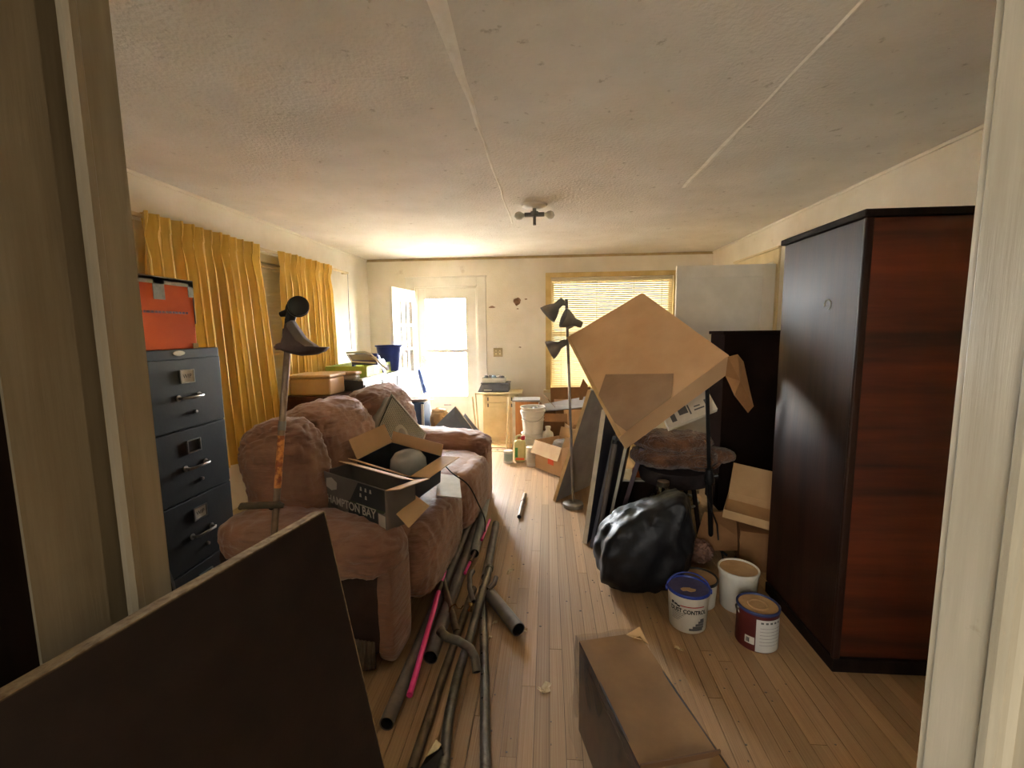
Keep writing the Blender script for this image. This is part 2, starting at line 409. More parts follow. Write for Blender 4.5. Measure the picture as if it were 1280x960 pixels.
# ceiling with its taped sheet joints
ce = struct(MB().box(XL - .14, XR + .14, YH - .1, YB + .14, ZC, ZC + .12).build('ceiling', ceil_m))
seam_m = mk('joint_plaster', C(252, 249, 240), C(240, 234, 220), rough=.8, scale=9, bump=.3, bscale=30)
def seam(pts, wds, z=.004):
    vs = []; n = len(pts)
    for (x, y), w_ in zip(pts, wds): vs += [(x - w_, y, ZC - .0005), (x, y, ZC - z), (x + w_, y, ZC - .0005)]
    fs = []
    for i in range(n - 1):
        for k in (0, 1): fs.append((i * 3 + k, i * 3 + k + 1, i * 3 + k + 4, i * 3 + k + 3))
    o = MB().add(vs, fs).build('ceiling_joint', seam_m, ce)
    return o
ys = [.6 + .2 * i for i in range(19)]
seam([(-.315 + random.uniform(-.006, .006), y) for y in ys], [.034 * max(.18, 1 - (y - 1.2) * .9) + random.uniform(0, .006) for y in ys])
ys = [1.5 + .15 * i for i in range(13)]
seam([(.915 + random.uniform(-.005, .005), y) for y in ys], [(.016 if y > 2.4 else .008) + random.uniform(0, .004) for y in ys])
# picture-rail strips where walls meet the ceiling
rail_m = mk('aged_rail', C(198, 176, 128), C(170, 146, 98), rough=.6, scale=5)
struct(MB().box(XL, XR, YB - .018, YB, ZC - .03, ZC).build('trim_1', rail_m, bevel=.005))
struct(MB().box(XL, XL + .014, DY1, YB - .018, ZC - .022, ZC).build('trim_2', plaster, bevel=.005))
struct(MB().box(XR - .014, XR, DY1, YB - .018, ZC - .022, ZC).build('trim_3', plaster, bevel=.005))
# floor: dark bed with separate strip boards
fl = struct(MB().box(XL - .14, XR + .14, YH - .1, YB + .14, -.12, -.008).build('floor', dark_floor))
um = MB().box(0, 1, 0, 1, 0, 1)
um_me = None
pw, x = .0572, XL
count = 0
while x < XR - .001:
    x1 = min(x + pw, XR); y = DY0 - .02
    gaps = random.uniform(.0006, .0026)
    while y < YB - .001:
        ln = random.choice((1.1, 1.5, 1.9, 2.3, 2.8)) * random.uniform(.85, 1.1)
        if y == DY0 - .02: ln *= random.uniform(.4, 1)
        y1 = y + ln
        if y1 > YB - .4: y1 = YB
        if um_me is None:
            o = um.build('plank', plank_m, fl, world=False); um_me = o.data
        else:
            o = bpy.data.objects.new('plank', um_me); col.objects.link(o); o.parent = fl
        o.location = (x + gaps / 2, y + .0008, -.008); o.scale = (x1 - x - gaps, y1 - y - .0016, .008 + random.uniform(-.0006, .0006))
        count += 1; y = y1
    x = x1
struct(MB().box(-1.3, 1.3, YH, DY0 - .02, -.008, 0).build('floor_hall', plank_m))
# baseboards
base_m = mk('baseboard_paint', C(214, 196, 152), C(190, 168, 120), rough=.5, scale=4)
for nm, b in (('baseboard_back', (DX1 + .1, XR, YB - .016, YB, 0, .12)), ('baseboard_left', (XL, XL + .016, DY1, YB, 0, .12)),
              ('baseboard_right', (XR - .016, XR, DY1, KY0 - .1, 0, .12))):
    struct(MB().box(*b).build(nm, base_m, bevel=.004))
# outside ground
struct(MB().box(-30, 30, YB + .16, 40, -.3, -.15).build('ground', mk('pale_concrete', C(190, 182, 168), rough=.9)))

# doorway the photograph is taken through: stepped jambs
def jamb(name, sgn, pts, mat):
    mb = MB(); poly = [(sgn * a, b) for a, b in pts]
    mb.prism(poly if sgn > 0 else poly[::-1], 0, 2.10)
    return struct(mb.build(name, mat))
# left: casing on the room side, bead, rabbet, strip towards the hall
L0 = [(.56, DY0), (.502, DY0), (.502, .452), (.512, .456), (.512, .482), (.486, .482), (.480, .452), (.474, .452), (.470, .456), (.470, .464), (.4755, .470), (.4755, .506), (.4855, .512), (.4855, .518), (.62, .518), (.62, .502), (.56, .502)]
jamb('trim_4', -1, L0, jamb_m)
R0 = [(.50, DY0), (.456, DY0), (.456, .418), (.462, .424), (.462, .446), (.436, .446), (.430, .424), (.424, .424), (.420, .430), (.420, .438), (.4255, .444), (.4255, .500), (.430, .506), (.430, .514), (.58, .514), (.58, .502), (.50, .502)]
jamb('trim_5', 1, R0, jamb_m)
struct(MB().box(-.62, .58, .38, .518, 2.10, 2.2).build('trim_6', jamb_m))
# dark door leaf swung back into the hall on the left jamb, dark coat rail wall on the right
dl = struct(MB().box(-.545, -.505, -.46, .425, .01, 2.04).build('door_2', dark_wood, bevel=.003))

# storm door (door_1) with two panes
fy0, fy1 = YB + .03, YB + .065
u0, u1 = P(531, 374, Y=fy0), P(583, 436, Y=fy0)
l0, l1 = P(534, 441, Y=fy0), P(584, 495, Y=fy0)
px0, px1 = (u0.x + l0.x) / 2, (u1.x + l1.x) / 2
d1 = MB()
for b in ((DX0 + .01, px0, .02, DZ - .02), (px1, DX1 - .01, .02, DZ - .02), (px0, px1, u0.z, DZ - .02), (px0, px1, l0.z, u1.z), (px0, px1, .02, l1.z)):
    d1.box(b[0], b[1], fy0, fy1, b[2], b[3])
storm = struct(d1.build('door_1', white_paint, bevel=.002))
MB().box(px0 - .01, px1 + .01, fy0 + .014, fy0 + .018, u1.z - .01, u0.z + .01).build('pane', glass, storm)
MB().box(px0 - .01, px1 + .01, fy0 + .014, fy0 + .018, l1.z - .01, l0.z + .01).build('pane', glass, storm)
for (a0, a1, b0, b1) in ((px0 - .012, px1 + .012, u0.z, u0.z + .014), (px0 - .012, px1 + .012, u1.z - .014, u1.z), (px0 - .012, px1 + .012, l0.z, l0.z + .014), (px0 - .012, px1 + .012, l1.z - .014, l1.z)):
    MB().box(a0, a1, fy0 - .008, fy0, b0, b1).build('pane_bead', white_paint, storm)
h_ = MB(); h_.box(DX0 + .05, DX0 + .075, fy0 - .012, fy0, .98, 1.12); h_.tube([(DX0 + .062, fy0 - .01, 1.07), (DX0 + .062, fy0 - .05, 1.07), (DX0 + .15, fy0 - .05, 1.065)], .008)
h_.build('handle', chrome, storm, smooth=40)
MB().box(-1.42, -1.32, fy0 - .004, fy0, .44, .455).build('name_slot', chrome, storm)
# casing of the front door
cs = MB(); cs.box(DX0 - .12, DX0, YB - .02, YB, 0, DZ + .12); cs.box(DX1, DX1 + .12, YB - .02, YB, 0, DZ + .12); cs.box(DX0, DX1, YB - .02, YB, DZ, DZ + .12)
cs.box(DX0 - .13, DX1 + .13, YB - .028, YB, DZ + .12, DZ + .135)
cs.box(DX1 - .02, DX1, YB, YB + .14, 0, DZ); cs.box(DX0, DX0 + .02, YB, YB + .14, 0, DZ); cs.box(DX0 + .02, DX1 - .02, YB, YB + .14, DZ - .02, DZ)
struct(cs.build('trim_7', white_paint, bevel=.004))
struct(MB().box(DX0, DX1, YB - .04, YB + .14, -.008, .02).build('threshold', dark_wood))

# glazed inner door standing open into the room (door_3)
hp = V((DX0 - .02, YB - .03, 0)); fp = P(488.5, 420, Y=5.32); fp.z = 0
ex = (fp - hp).normalized(); wd = (fp - hp).length; ny = V((0, 0, 1)).cross(ex)
D3 = frame_m(hp, ex, ny, (0, 0, 1))
di = struct(thing('door_3', 'white glazed inner door standing open beside the front door', 'door', M=D3))
dm = MB(); t = .035
gz0, gz1, gx0, gx1 = .93, 1.83, .12, wd - .12
for b in ((0, gx0, .01, 1.98), (gx1, wd, .01, 1.98), (gx0, gx1, gz1, 1.98), (gx0, gx1, .74, gz0), (gx0, gx1, .01, .2)): dm.box(b[0], b[1], 0, t, b[2], b[3])
dm.box(gx0, gx1, .010, .026, .2, .74)
dm.build('leaf', white_paint, di, world=False, bevel=.003)
for i in range(1, 3):
    xx = gx0 + (gx1 - gx0) * i / 3; MB().box(xx - .011, xx + .011, .004, t - .004, gz0, gz1).build('muntin', white_paint, di, world=False)
    zz = gz0 + (gz1 - gz0) * i / 3; MB().box(gx0, gx1, .005, t - .005, zz - .011, zz + .011).build('muntin', white_paint, di, world=False)
for i in range(3):
    for j in range(3):
        x0 = gx0 + (gx1 - gx0) * i / 3; z0 = gz0 + (gz1 - gz0) * j / 3
        MB().box(x0, x0 + (gx1 - gx0) / 3, .016, .019, z0, z0 + (gz1 - gz0) / 3).build('pane', glass, di, world=False)
k = MB(); k.lathe([(0.0, 0), (.022, .002), (.01, .02), (.026, .035), (.024, .055), (0, .062)], 16, frame_m((wd - .06, t, 1.0), (1, 0, 0), (0, 0, -1), (0, 1, 0)))
k.build('knob', chrome, di, world=False, smooth=50)

# rear window with blind
wf = MB()
for b in ((WX0, WX0 + .05, WZ0, WZ1), (WX1 - .05, WX1, WZ0, WZ1), (WX0 + .05, WX1 - .05, WZ1 - .05, WZ1), (WX0 + .05, WX1 - .05, WZ0, WZ0 + .05), (WX0 + .05, WX1 - .05, 1.37, 1.42)):
    wf.box(b[0], b[1], YB + .07, YB + .11, b[2], b[3])
w1 = struct(wf.build('window_1', paint, bevel=.003))
MB().box(WX0 + .04, WX1 - .04, YB + .088, YB + .092, WZ0 + .04, 1.38).build('pane', glass_dim_rear, w1)
MB().box(WX0 + .04, WX1 - .04, YB + .088, YB + .092, 1.41, WZ1 - .04).build('pane', glass_dim_rear, w1)
wc = MB(); wc.box(WX0 - .06, WX0 + .01, YB - .022, YB, WZ0 - .02, WZ1 + .06); wc.box(WX1 - .01, WX1 + .06, YB - .022, YB, WZ0 - .02, WZ1 + .06); wc.box(WX0 + .01, WX1 - .01, YB - .022, YB, WZ1, WZ1 + .06)
struct(wc.build('trim_8', mk('yellowed_casing', C(222, 196, 134), C(196, 164, 100), rough=.5, scale=5), bevel=.004))
MB().box(WX0 - .09, WX1 + .09, YB - .05, YB + .07, WZ0 - .035, WZ0).build('window_sill', paint, w1, bevel=.004)
def blind(name, label, along, a0, a1, pos, z0, z1, step, tilt, cords, slat_w=.026):
    """venetian blind; along 'X' (faces -Y) or 'Y' (faces +X)"""
    M = Matrix.Translation((0, pos, 0)) if along == 'X' else Matrix.Translation((pos, 0, 0)) @ Matrix.Rotation(R(90), 4, 'Z')
    e = thing(name, label, 'blind', M=M)
    MB().box(a0, a1, -.015, .015, z1 - .03, z1).build('head_rail', slat_m, e, world=False, bevel=.002)
    MB().box(a0, a1, -.012, .012, z0, z0 + .014).build('bottom_rail', slat_m, e, world=False, bevel=.002)
    s0 = None; z = z0 + .035; hw = slat_w / 2
    ct, st = math.cos(R(tilt)), math.sin(R(tilt))
    while z < z1 - .035:
        if s0 is None:
            mb = MB(); pr = [(-hw, 0), (-hw * .5, .0022), (0, .003), (hw * .5, .0022), (hw, 0)]
            pr = [(y * ct - q * st, y * st + q * ct) for y, q in pr]
            n = len(pr); mb.add([(a0 + .004, y, q) for y, q in pr] + [(a1 - .004, y, q) for y, q in pr], [(i, i + 1, n + i + 1, n + i) for i in range(n - 1)])
            s0 = mb.build('slat', slat_m, e, world=False, smooth=60); o = s0
        else:
            o = bpy.data.objects.new('slat', s0.data); col.objects.link(o); o.parent = e
        o.location = (0, 0, z); z += step
    for cx_ in cords:
        MB().box(cx_ - .003, cx_ + .003, -.016, -.0145, z0, z1 - .02).build('ladder_cord', slat_m, e, world=False)
    return e
blind('window_blind', 'cream venetian blind with bright gaps in the rear window', 'X', WX0 + .015, WX1 - .015, YB + .03, WZ0 + .02, WZ1 - .005, .0262, 64, (.17, .63, 1.1, 1.45))

# side window with blind, behind the curtains
sf = MB()
for b in ((LY0, LY0 + .05, LZ0, LZ1), (LY1 - .05, LY1, LZ0, LZ1), (LY0 + .05, LY1 - .05, LZ1 - .05, LZ1), (LY0 + .05, LY1 - .05, LZ0, LZ0 + .05), (3.62, 3.68, LZ0 + .05, LZ1 - .05)):
    sf.box(XL - .11, XL - .07, b[0], b[1], b[2], b[3])
w2 = struct(sf.build('window_2', paint, bevel=.003))
MB().box(XL - .092, XL - .088, LY0 + .04, 3.63, LZ0 + .04, LZ1 - .04).build('pane', glass_dim_side, w2)
MB().box(XL - .092, XL - .088, 3.67, LY1 - .04, LZ0 + .04, LZ1 - .04).build('pane', glass_dim_side, w2)
MB().box(XL - .07, XL + .05, LY0 - .05, LY1 + .05, LZ0 - .03, LZ0).build('window_sill', paint, w2, bevel=.004)
sc_ = MB(); sc_.box(XL, XL + .018, LY0 - .07, LY0, LZ0, LZ1 + .07); sc_.box(XL, XL + .018, LY1, LY1 + .07, LZ0, LZ1 + .07); sc_.box(XL, XL + .018, LY0, LY1, LZ1, LZ1 + .07)
struct(sc_.build('trim_9', paint, bevel=.004))
blind('window_blind', 'closed cream venetian blind between the two gold curtains', 'Y', LY0 + .01, LY1 - .01, XL - .03, LZ0 + .01, LZ1 - .005, .0262, 74, (2.9, 3.55, 4.4), slat_w=.033)

# closet: casing and panelled door swung open into the room (door_4)
kc = MB(); kc.box(XR - .018, XR, KY0 - .09, KY0, 0, KZ + .1); kc.box(XR - .018, XR, KY1, KY1 + .09, 0, KZ + .1); kc.box(XR - .018, XR, KY0, KY1, KZ, KZ + .1); kc.box(XR - .03, XR, KY0 - .1, KY1 + .1, KZ + .1, KZ + .12)
struct(kc.build('trim_10', paint, bevel=.004))
kd = struct(thing('door_4', 'cream panelled closet door standing open above the dark cabinet', 'door', M=Matrix.Translation((2.04, 4.40, 0)) @ Matrix.Rotation(R(180.6), 4, 'Z')))
km = MB(); t = .035; wd4 = .87
for b in ((0, .11, .01, 2.02), (wd4 - .11, wd4, .01, 2.02), (.11, wd4 - .11, 1.91, 2.02), (.11, wd4 - .11, .01, .2), (.11, wd4 - .11, .95, 1.1)): km.box(b[0], b[1], 0, t, b[2], b[3])
kdl = km.build('leaf', white_paint, kd, world=False, bevel=.003)
MB().box(.105, wd4 - .105, .011, .024, 1.095, 1.915).build('panel', white_paint, kd, world=False)
MB().box(.105, wd4 - .105, .011, .024, .195, .955).build('panel', white_paint, kd, world=False)

# ceiling lamp
cl = P(668, 256, Z=ZC); cl.z = ZC
ct_ = thing('ceiling_light', 'bare two bulb ceiling light with white plate and dark socket', 'ceiling light', loc=cl)
MB().lathe([(0, -.028), (.06, -.026), (.095, -.012), (.10, 0)], 28).build('ceiling_plate', white_paint, ct_, world=False, smooth=40)
s_ = MB(); s_.lathe([(.012, -.15), (.012, -.085), (.03, -.085), (.03, -.05), (.014, -.045), (.014, -.02)], 14)
s_.tube([(-.075, 0, -.072), (.075, 0, -.072)], .017, 12)
s_.build('socket', lamp_black, ct_, world=False, smooth=40)
bulb_m = mk('clear_bulb', C(226, 222, 208), rough=.15, trans=.4)
for sg in (-1, 1):
    MB().lathe([(.012, 0), (.014, .012), (.028, .03), (.032, .05), (.024, .07), (0, .082)], 16, axis_m((sg * .072, 0, -.072), (sg, 0, -.12))).build('bulb', bulb_m, ct_, world=False, smooth=60)

# wall fittings on the rear wall
p = P(622.5, 440.5, Y=YB)
sw = thing('switch_plate', 'old double switch plate on the wall right of the front door', 'switch', loc=(p.x, YB, p.z))
MB().box(-.06, .06, -.008, 0, -.058, .058).build('plate', mk('aged_plate', C(176, 156, 116), rough=.5), sw, world=False, bevel=.003)
for dx in (-.026, .026):
    MB().box(dx - .012, dx + .012, -.012, -.008, -.03, .03).build('rocker', paint, sw, world=False)
    MB().box(dx - .005, dx + .005, -.022, -.011, -.004, .012).build('toggle', ink_g, sw, world=False)
p = P(646.5, 377, Y=YB)
pl = [(.05 * math.cos(a) * random.uniform(.8, 1.2), .05 * math.sin(a) * random.uniform(.8, 1.2)) for a in [i * math.pi / 9 for i in range(18)]]
MB().prism(pl, 0, .003, frame_m((p.x, YB + .001, p.z), (1, 0, 0), (0, 0, 1), (0, -1, 0))).build('plaster_scar', mk('bare_plaster', C(160, 126, 96), C(120, 90, 66), rough=.9, scale=30), wb_)
for (qx, qy, rr) in ((647, 386, .012), (657, 374, .014), (615, 384, .028), (650, 434, .012)):
    p = P(qx, qy, Y=YB); pl = [(rr * 1.6 * math.cos(a) * random.uniform(.6, 1.2), rr * .6 * math.sin(a) * random.uniform(.6, 1.2)) for a in [i * math.pi / 5 for i in range(10)]]
    MB().prism(pl, 0, .002, frame_m((p.x, YB + .001, p.z), (1, 0, 0), (0, 0, 1), (0, -1, 0))).build('plaster_scar', MATS['bare_plaster'], wb_)

# curtain rod and curtains
rx = XL + .075; rz = 2.135
rod = thing('curtain_rod', 'thin traverse rod with hanging cord above the gold curtains', 'curtain rod', loc=(XL, 3.9, rz))
MB().box(rx - .008, rx + .008, 2.47, 5.28, rz - .012, rz + .012).build('rail', paint, rod, bevel=.003)
MB().box(XL, rx, 2.47, 2.484, rz - .012, rz + .012).build('bracket', paint, rod); MB().box(XL, rx, 5.266, 5.28, rz - .012, rz + .012).build('bracket', paint, rod)
MB().tube([(rx, 5.272, rz - .01), (rx - .01, 5.272, 1.7), (rx, 5.272, 1.25)], .003, 6).build('pull_cord', ink_g, rod)
def curtain(name, label, y0, y1, folds, seed, z0=.5, flare=0.0, lean=0.0):
    nu, nv = folds * 14 + 1, 26
    def fn(u, v):
        z = rz + .02 - v * (rz + .02 - z0)
        yy = y0 + (y1 - y0) * u
        ph = u * folds * 2 * math.pi + .5 * math.sin(seed + u * 9) + .3 * math.sin(u * 23 + seed)
        am = .030 + .012 * math.sin(u * folds * 1.7 + seed)
        pin = min(1, .35 + max(0, v - .06) * 6) if v > .06 else .55 + .45 * math.cos(v / .06 * math.pi / 2)
        s = math.sin(ph); s = math.copysign(abs(s) ** .7, s)
        x_ = rx + .022 + am * pin * s * (1 + .25 * v)
        yy += .018 * math.sin(2 * ph) * pin + v * (flare * u + lean) + .008 * noise.noise(V((u * 8, v * 3, seed)))
        return V((x_, yy, z))
    e = thing(name, label, 'curtain', loc=(rx, (y0 + y1) / 2, z0))
    MB().grid(fn, nu, nv).build('drape', gold, e, smooth=80)
    def hd(u, v):                      # stiff pinch-pleat heading
        q = fn(u, v * .055); q.x += .006; return q
    MB().grid(hd, nu, 4).build('heading', gold, e, smooth=80)
    return e
curtain('curtain', 'wide gold pinch pleat curtain behind the black filing cabinet', 2.50, 3.60, 13, 1.3, flare=.16)
curtain('curtain', 'narrow gold pinch pleat curtain behind the upturned string trimmer', 3.88, 4.76, 10, 4.1, flare=.03)

# ================================================================== LARGE THINGS
# --- wardrobe
wx0, wy0 = 1.195, 1.885
wd_ = thing('wardrobe', 'tall dark brown wooden wardrobe by the right doorjamb', 'wardrobe', loc=(1.6, 2.2, 0))
MB().box(wx0 + .012, 2.02, wy0 + .012, 2.50, .06, 1.87).build('carcass', wardrobe_side, wd_, bevel=.004)
tag(MB().box(wx0 + .03, 2.0, wy0, wy0 + .013, .075, 1.865).build('back_board', wardrobe_back, wd_), 'red-brown board with horizontal grain')
MB().box(wx0 - .006, 2.03, wy0 - .008, 2.51, 1.87, 1.898).build('top_board', dark_wood, wd_, bevel=.005)
MB().box(wx0 + .004, 2.02, wy0 - .004, 2.49, 0, .06).build('plinth', dark_wood, wd_, bevel=.006)
MB().box(wx0 + .002, wx0 + .034, wy0 - .004, wy0 + .014, .06, 1.87).build('corner_moulding', wardrobe_side, wd_, bevel=.006)
c0 = P(1035, 381, X=wx0 + .012)
arc = [(c0.x - .002, c0.y - .024 * math.cos(a), c0.z + .022 * math.sin(a)) for a in [R(-70 + 22 * i) for i in range(13)]]
tag(MB().tube(arc, .0025, 6).build('chalk_mark', print_w, wd_), 'white crescent mark')
# --- dark cabinet in front of the closet door
matte_dark = mk('matte_black_brown', C(34, 24, 20), C(24, 17, 14), rough=1, spec=0, scale=3)
dk = thing('dark_cabinet', 'plain black-brown cabinet standing in front of the open closet door', 'cabinet', loc=(1.67, 3.77, 0))
MB().box(1.345, 2.0, 3.62, 3.92, .03, 1.405).build('carcass', matte_dark, dk, bevel=.004)
MB().box(1.33, 2.01, 3.605, 3.93, 1.405, 1.43).build('top_board', matte_dark, dk, bevel=.004)
MB().box(1.36, 1.98, 3.64, 3.90, 0, .03).build('plinth', matte_dark, dk)
# --- big dark panel leaning in the doorway
a_ = P(405, 640, Y=.70); b_ = P(0, 876, Y=.312)
dirv = (a_ - b_); b2 = b_ - dirv * .35
bot = P(480, 960, Y=.70); dv = (bot - a_); kz = a_.z / -dv.z; ab = a_ + dv * kz
down = ab - a_
q = [a_, ab, b2 + down * (b2.z / a_.z), b2]
nn = (q[1] - q[0]).cross(q[3] - q[0]).normalized()
if nn.x > 0: nn = -nn
pn = thing('tabletop_panel', 'large dark brown laminate panel leaning on the left doorjamb', 'panel', loc=((ab.x + b2.x) / 2, (ab.y + b2.y) / 2, 0))
MB().hexa(q, nn * .022).build('board', board_m, pn)
up = -down.normalized()
MB().hexa([q[0] + up * .0015, q[3] + up * .0015, q[3] + nn * .022 + up * .0015, q[0] + nn * .022 + up * .0015], -up * .003).build('raw_edge', chip_m, pn)
MB().hexa([q[0], q[1], q[1] + nn * .022, q[0] + nn * .022], dirv.normalized() * .0018).build('raw_edge', chip_m, pn)

# --- filing cabinets
def filing(name, label, M, wdt, dep, drawers, dh, steel, labels, cat='filing cabinet', group=None, emblem=False):
    """local: x along width, y=0 the front, body behind at +y, z up"""
    e = thing(name, label, cat, M=M, group=group)
    ht = drawers * dh + .07
    MB().box(-wdt / 2, wdt / 2, .012, dep, 0, ht).build('carcass', steel, e, world=False, bevel=.004)
    for i in range(drawers):
        z0 = .03 + i * dh
        dw = MB().box(-wdt / 2 + .012, wdt / 2 - .012, 0, .012, z0 + .004, z0 + dh - .004).build('drawer', steel, e, world=False, bevel=.003)
        hh = MB(); zc = z0 + dh * .45
        hh.tube([(-.062, 0, zc), (-.062, -.024, zc), (-.05, -.032, zc), (.05, -.032, zc), (.062, -.024, zc), (.062, 0, zc)], .0062, 8)
        hh.lathe([(0, -.006), (.015, -.004), (.013, 0)], 12, frame_m((-.062, 0, zc), (1, 0, 0), (0, 0, -1), (0, 1, 0))); hh.lathe([(0, -.006), (.015, -.004), (.013, 0)], 12, frame_m((.062, 0, zc), (1, 0, 0), (0, 0, -1), (0, 1, 0)))
        hh.build('handle', chrome, dw, world=False, smooth=40)
        zl = z0 + dh * .74
        fr = MB()
        for b in ((-.042, .042, .026, .031), (-.042, .042, -.031, -.026), (-.042, -.036, -.026, .026), (.036, .042, -.026, .026)): fr.box(b[0], b[1], -.006, 0, zl + b[2], zl + b[3])
        fr.build('label_frame', chrome, dw, world=False)
        tx = labels[i]
        if tx is not None:
            MB().box(-.036, .036, -.002, .001, zl - .026, zl + .026).build('label_card', paper, dw, world=False)
            if tx: lettering(tx, .027, frame_m((0, -.0026, zl), (1, 0, 0), (0, 0, 1), (0, -1, 0)), ink, dw, sx=1.05)
        MB().lathe([(0, -.010), (.008, -.009), (.009, 0)], 12, frame_m((.03, 0, z0 + dh * .22), (1, 0, 0), (0, 0, -1), (0, 1, 0))).build('lock', chrome, dw, world=False, smooth=40)
    if emblem:
        MB().lathe([(0, -.003), (.02, -.002), (.021, 0)], 20, frame_m((-.02, .011, ht - .018), (1.6, 0, 0), (0, 0, -1), (0, 1, 0)) @ Matrix.Diagonal((1.7, .55, 1, 1))).build('emblem', chrome, e, world=False, smooth=40)
    return e
# front faces +X: local x -> world +Y, local y (into the body) -> world -X
def facing_x(x, y): return frame_m((x, y, 0), (0, 1, 0), (-1, 0, 0), (0, 0, 1))
filing('filing_cabinet', 'tall black four drawer filing cabinet under the orange carton', facing_x(-1.68, 1.995), .47, .66, 4, .33, black_steel, [None, 'WIP', None, 'WIP'], emblem=True)
# --- orange carton on the filing cabinet
ob = thing('orange_carton', 'orange carton with silver duct tape on top of the black filing cabinet', 'box', loc=(-1.90, 1.93, 1.39))
oy0, oy1, oz1 = P(158, 440, X=-1.70).y, P(247, 432, X=-1.70).y, P(200, 347, X=-1.70).z
MB().box(-2.10, -1.70, oy0, oy1, 1.39, oz1).build('body', orange_m, ob, bevel=.006)
tp = MB(); e_ = .0025
tp.box(-2.105, -1.70 + e_, oy0 - e_, oy1 + e_, oz1 - .012, oz1 + .004)
tp.box(-1.70, -1.70 + e_, oy0 - e_, oy1 + e_, oz1 - .028, oz1)
tp.box(-1.70, -1.70 + e_, (oy0 + oy1) / 2 - .035, (oy0 + oy1) / 2 + .025, oz1 - .095, oz1)
tp.box(-1.70, -1.70 + e_, oy1 - .03, oy1 + e_, oz1 - .075, oz1); tp.box(-1.72, -1.70 + e_, oy1, oy1 + e_, oz1 - .2, oz1)
tp.build('duct_tape', duct, ob)
tp = MB(); tp.box(-1.70, -1.70 + e_, oy0 - e_, oy0 + .028, 1.391, 1.42); tp.box(-1.70, -1.70 + e_, oy1 - .03, oy1 + e_, 1.391, 1.415); tp.build('clear_tape', clear_tape, ob)
mk_ = MB(); yy = oy0 + .035
random.seed(3)
while yy < oy1 - .05:
    l = random.uniform(.008, .018); mk_.box(-1.70, -1.6985, yy, yy + l, oz1 - .155, oz1 - .145); yy += l + random.uniform(.003, .006)
mk_.build('printed_line', maroon, ob)['kind'] = 'stuff'
MB().box(-1.70, -1.6985, oy0 + .03, oy0 + .075, oz1 - .040, oz1 - .033).build('printed_word', maroon, ob)
MB().box(-2.06, -1.76, oy0 + .1, oy1 - .02, oz1 + .004, oz1 + .014).build('lid_flap', dark_wood, ob)

# --- sofa
so = thing('sofa', 'brown microfibre reclining sofa heaped with cartons and a fan', 'sofa', loc=(-.68, 1.72, 0), rz=R(-5))
SL, SD = 2.15, .90
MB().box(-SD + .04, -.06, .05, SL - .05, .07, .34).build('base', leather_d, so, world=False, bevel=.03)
b = MB(); cushion(b, (-SD + .13, SL / 2, .50), (.22, SL - .56, .88), 6, 16, .01, 5); b.build('back_shell', leather, so, world=False, smooth=80)
for i, (yc, wy, hz_, xx) in enumerate(((.37, .27, .60, -.665), (.79, .70, .66, -.68), (1.46, .74, .66, -.68))):
    b = MB(); Mt = Matrix.Translation((xx, yc, .735)) @ Matrix.Rotation(R(-12), 4, 'Y')
    cushion(b, (0, 0, 0), (.40, wy, hz_), 3.1, 64, .020, i + 1, Mt, 9, fold=((0, .45 - .5 * i, 1), .0042, 24))
    b.build('back_cushion', leather, so, world=False, smooth=80)
for i, yc in enumerate((.68, 1.46)):
    b = MB(); cushion(b, (-.31, yc, .40), (.66, .80, .26), 4, 24, .014, i + 5, None, 7); b.build('seat_cushion', leather, so, world=False, smooth=80)
    b = MB(); cushion(b, (-.03, yc, .31), (.22, .76, .40), 3.2, 48, .012, i + 9, None, 8, fold=((.2, 1, .15), .005, 26)); b.build('footrest', leather, so, world=False, smooth=80)
for i, yc in enumerate((.15, SL - .15)):
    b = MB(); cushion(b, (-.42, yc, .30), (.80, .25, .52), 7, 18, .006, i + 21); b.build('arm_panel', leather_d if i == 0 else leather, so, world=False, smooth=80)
    b = MB(); Mt = Matrix.Translation((-.40, yc, .52)) @ Matrix.Rotation(R(3), 4, 'Y')
    cushion(b, (0, 0, 0), (.86, .33, .22), 3.2, 48, .020, i + 14, Mt, 7, fold=((1, .3, 0), .0045, 22)); b.build('arm_pillow', leather, so, world=False, smooth=80)
    b = MB(); cushion(b, (-.025, yc, .27), (.09, .22, .50), 5, 14, .006, i + 31); b.build('arm_front', leather, so, world=False, smooth=80)

# --- upturned string trimmer
t0 = P(341, 690, Y=1.60); t1 = P(362, 402, Y=1.72); ax = (t1 - t0).normalized()
tb = t0 - ax * ((t0.z - .17) / ax.z)
tr = thing('string_trimmer', 'upturned string trimmer with black head propped beside the sofa', 'string trimmer', loc=(tb.x, tb.y, 0))
shaft_m = mk('worn_aluminium_shaft', C(158, 138, 118), C(120, 98, 80), rough=.35, metal=.6, scale=12)
MB().tube([tb, t1], .0125, 14).build('shaft', shaft_m, tr, smooth=40)
l0_, l1_ = P(352, 545, Y=1.65), P(347, 610, Y=1.63)
def on_shaft(z): return tb + ax * ((z - tb.z) / ax.z)
tag(MB().tube([on_shaft(l1_.z), on_shaft(l0_.z)], .0132, 14).build('decal', mk('orange_decal', C(214, 140, 74), C(150, 84, 50), rough=.5, scale=30, ramp=(.45, .55)), tr, smooth=40), 'orange decal')
MB().tube([on_shaft(l0_.z + .02), on_shaft(l0_.z + .055)], .0145, 14).build('clamp_band', lamp_black, tr, smooth=40)
hz = P(330, 630, Y=1.62).z; hc = on_shaft(hz)
hpts = [V((hc.x - .135, hc.y - .02, hc.z - .012)), V((hc.x - .12, hc.y - .03, hc.z)), V((hc.x - .05, hc.y - .035, hc.z + .006)), V((hc.x + .03, hc.y - .03, hc.z + .008)), V((hc.x + .045, hc.y - .025, hc.z + .002))]
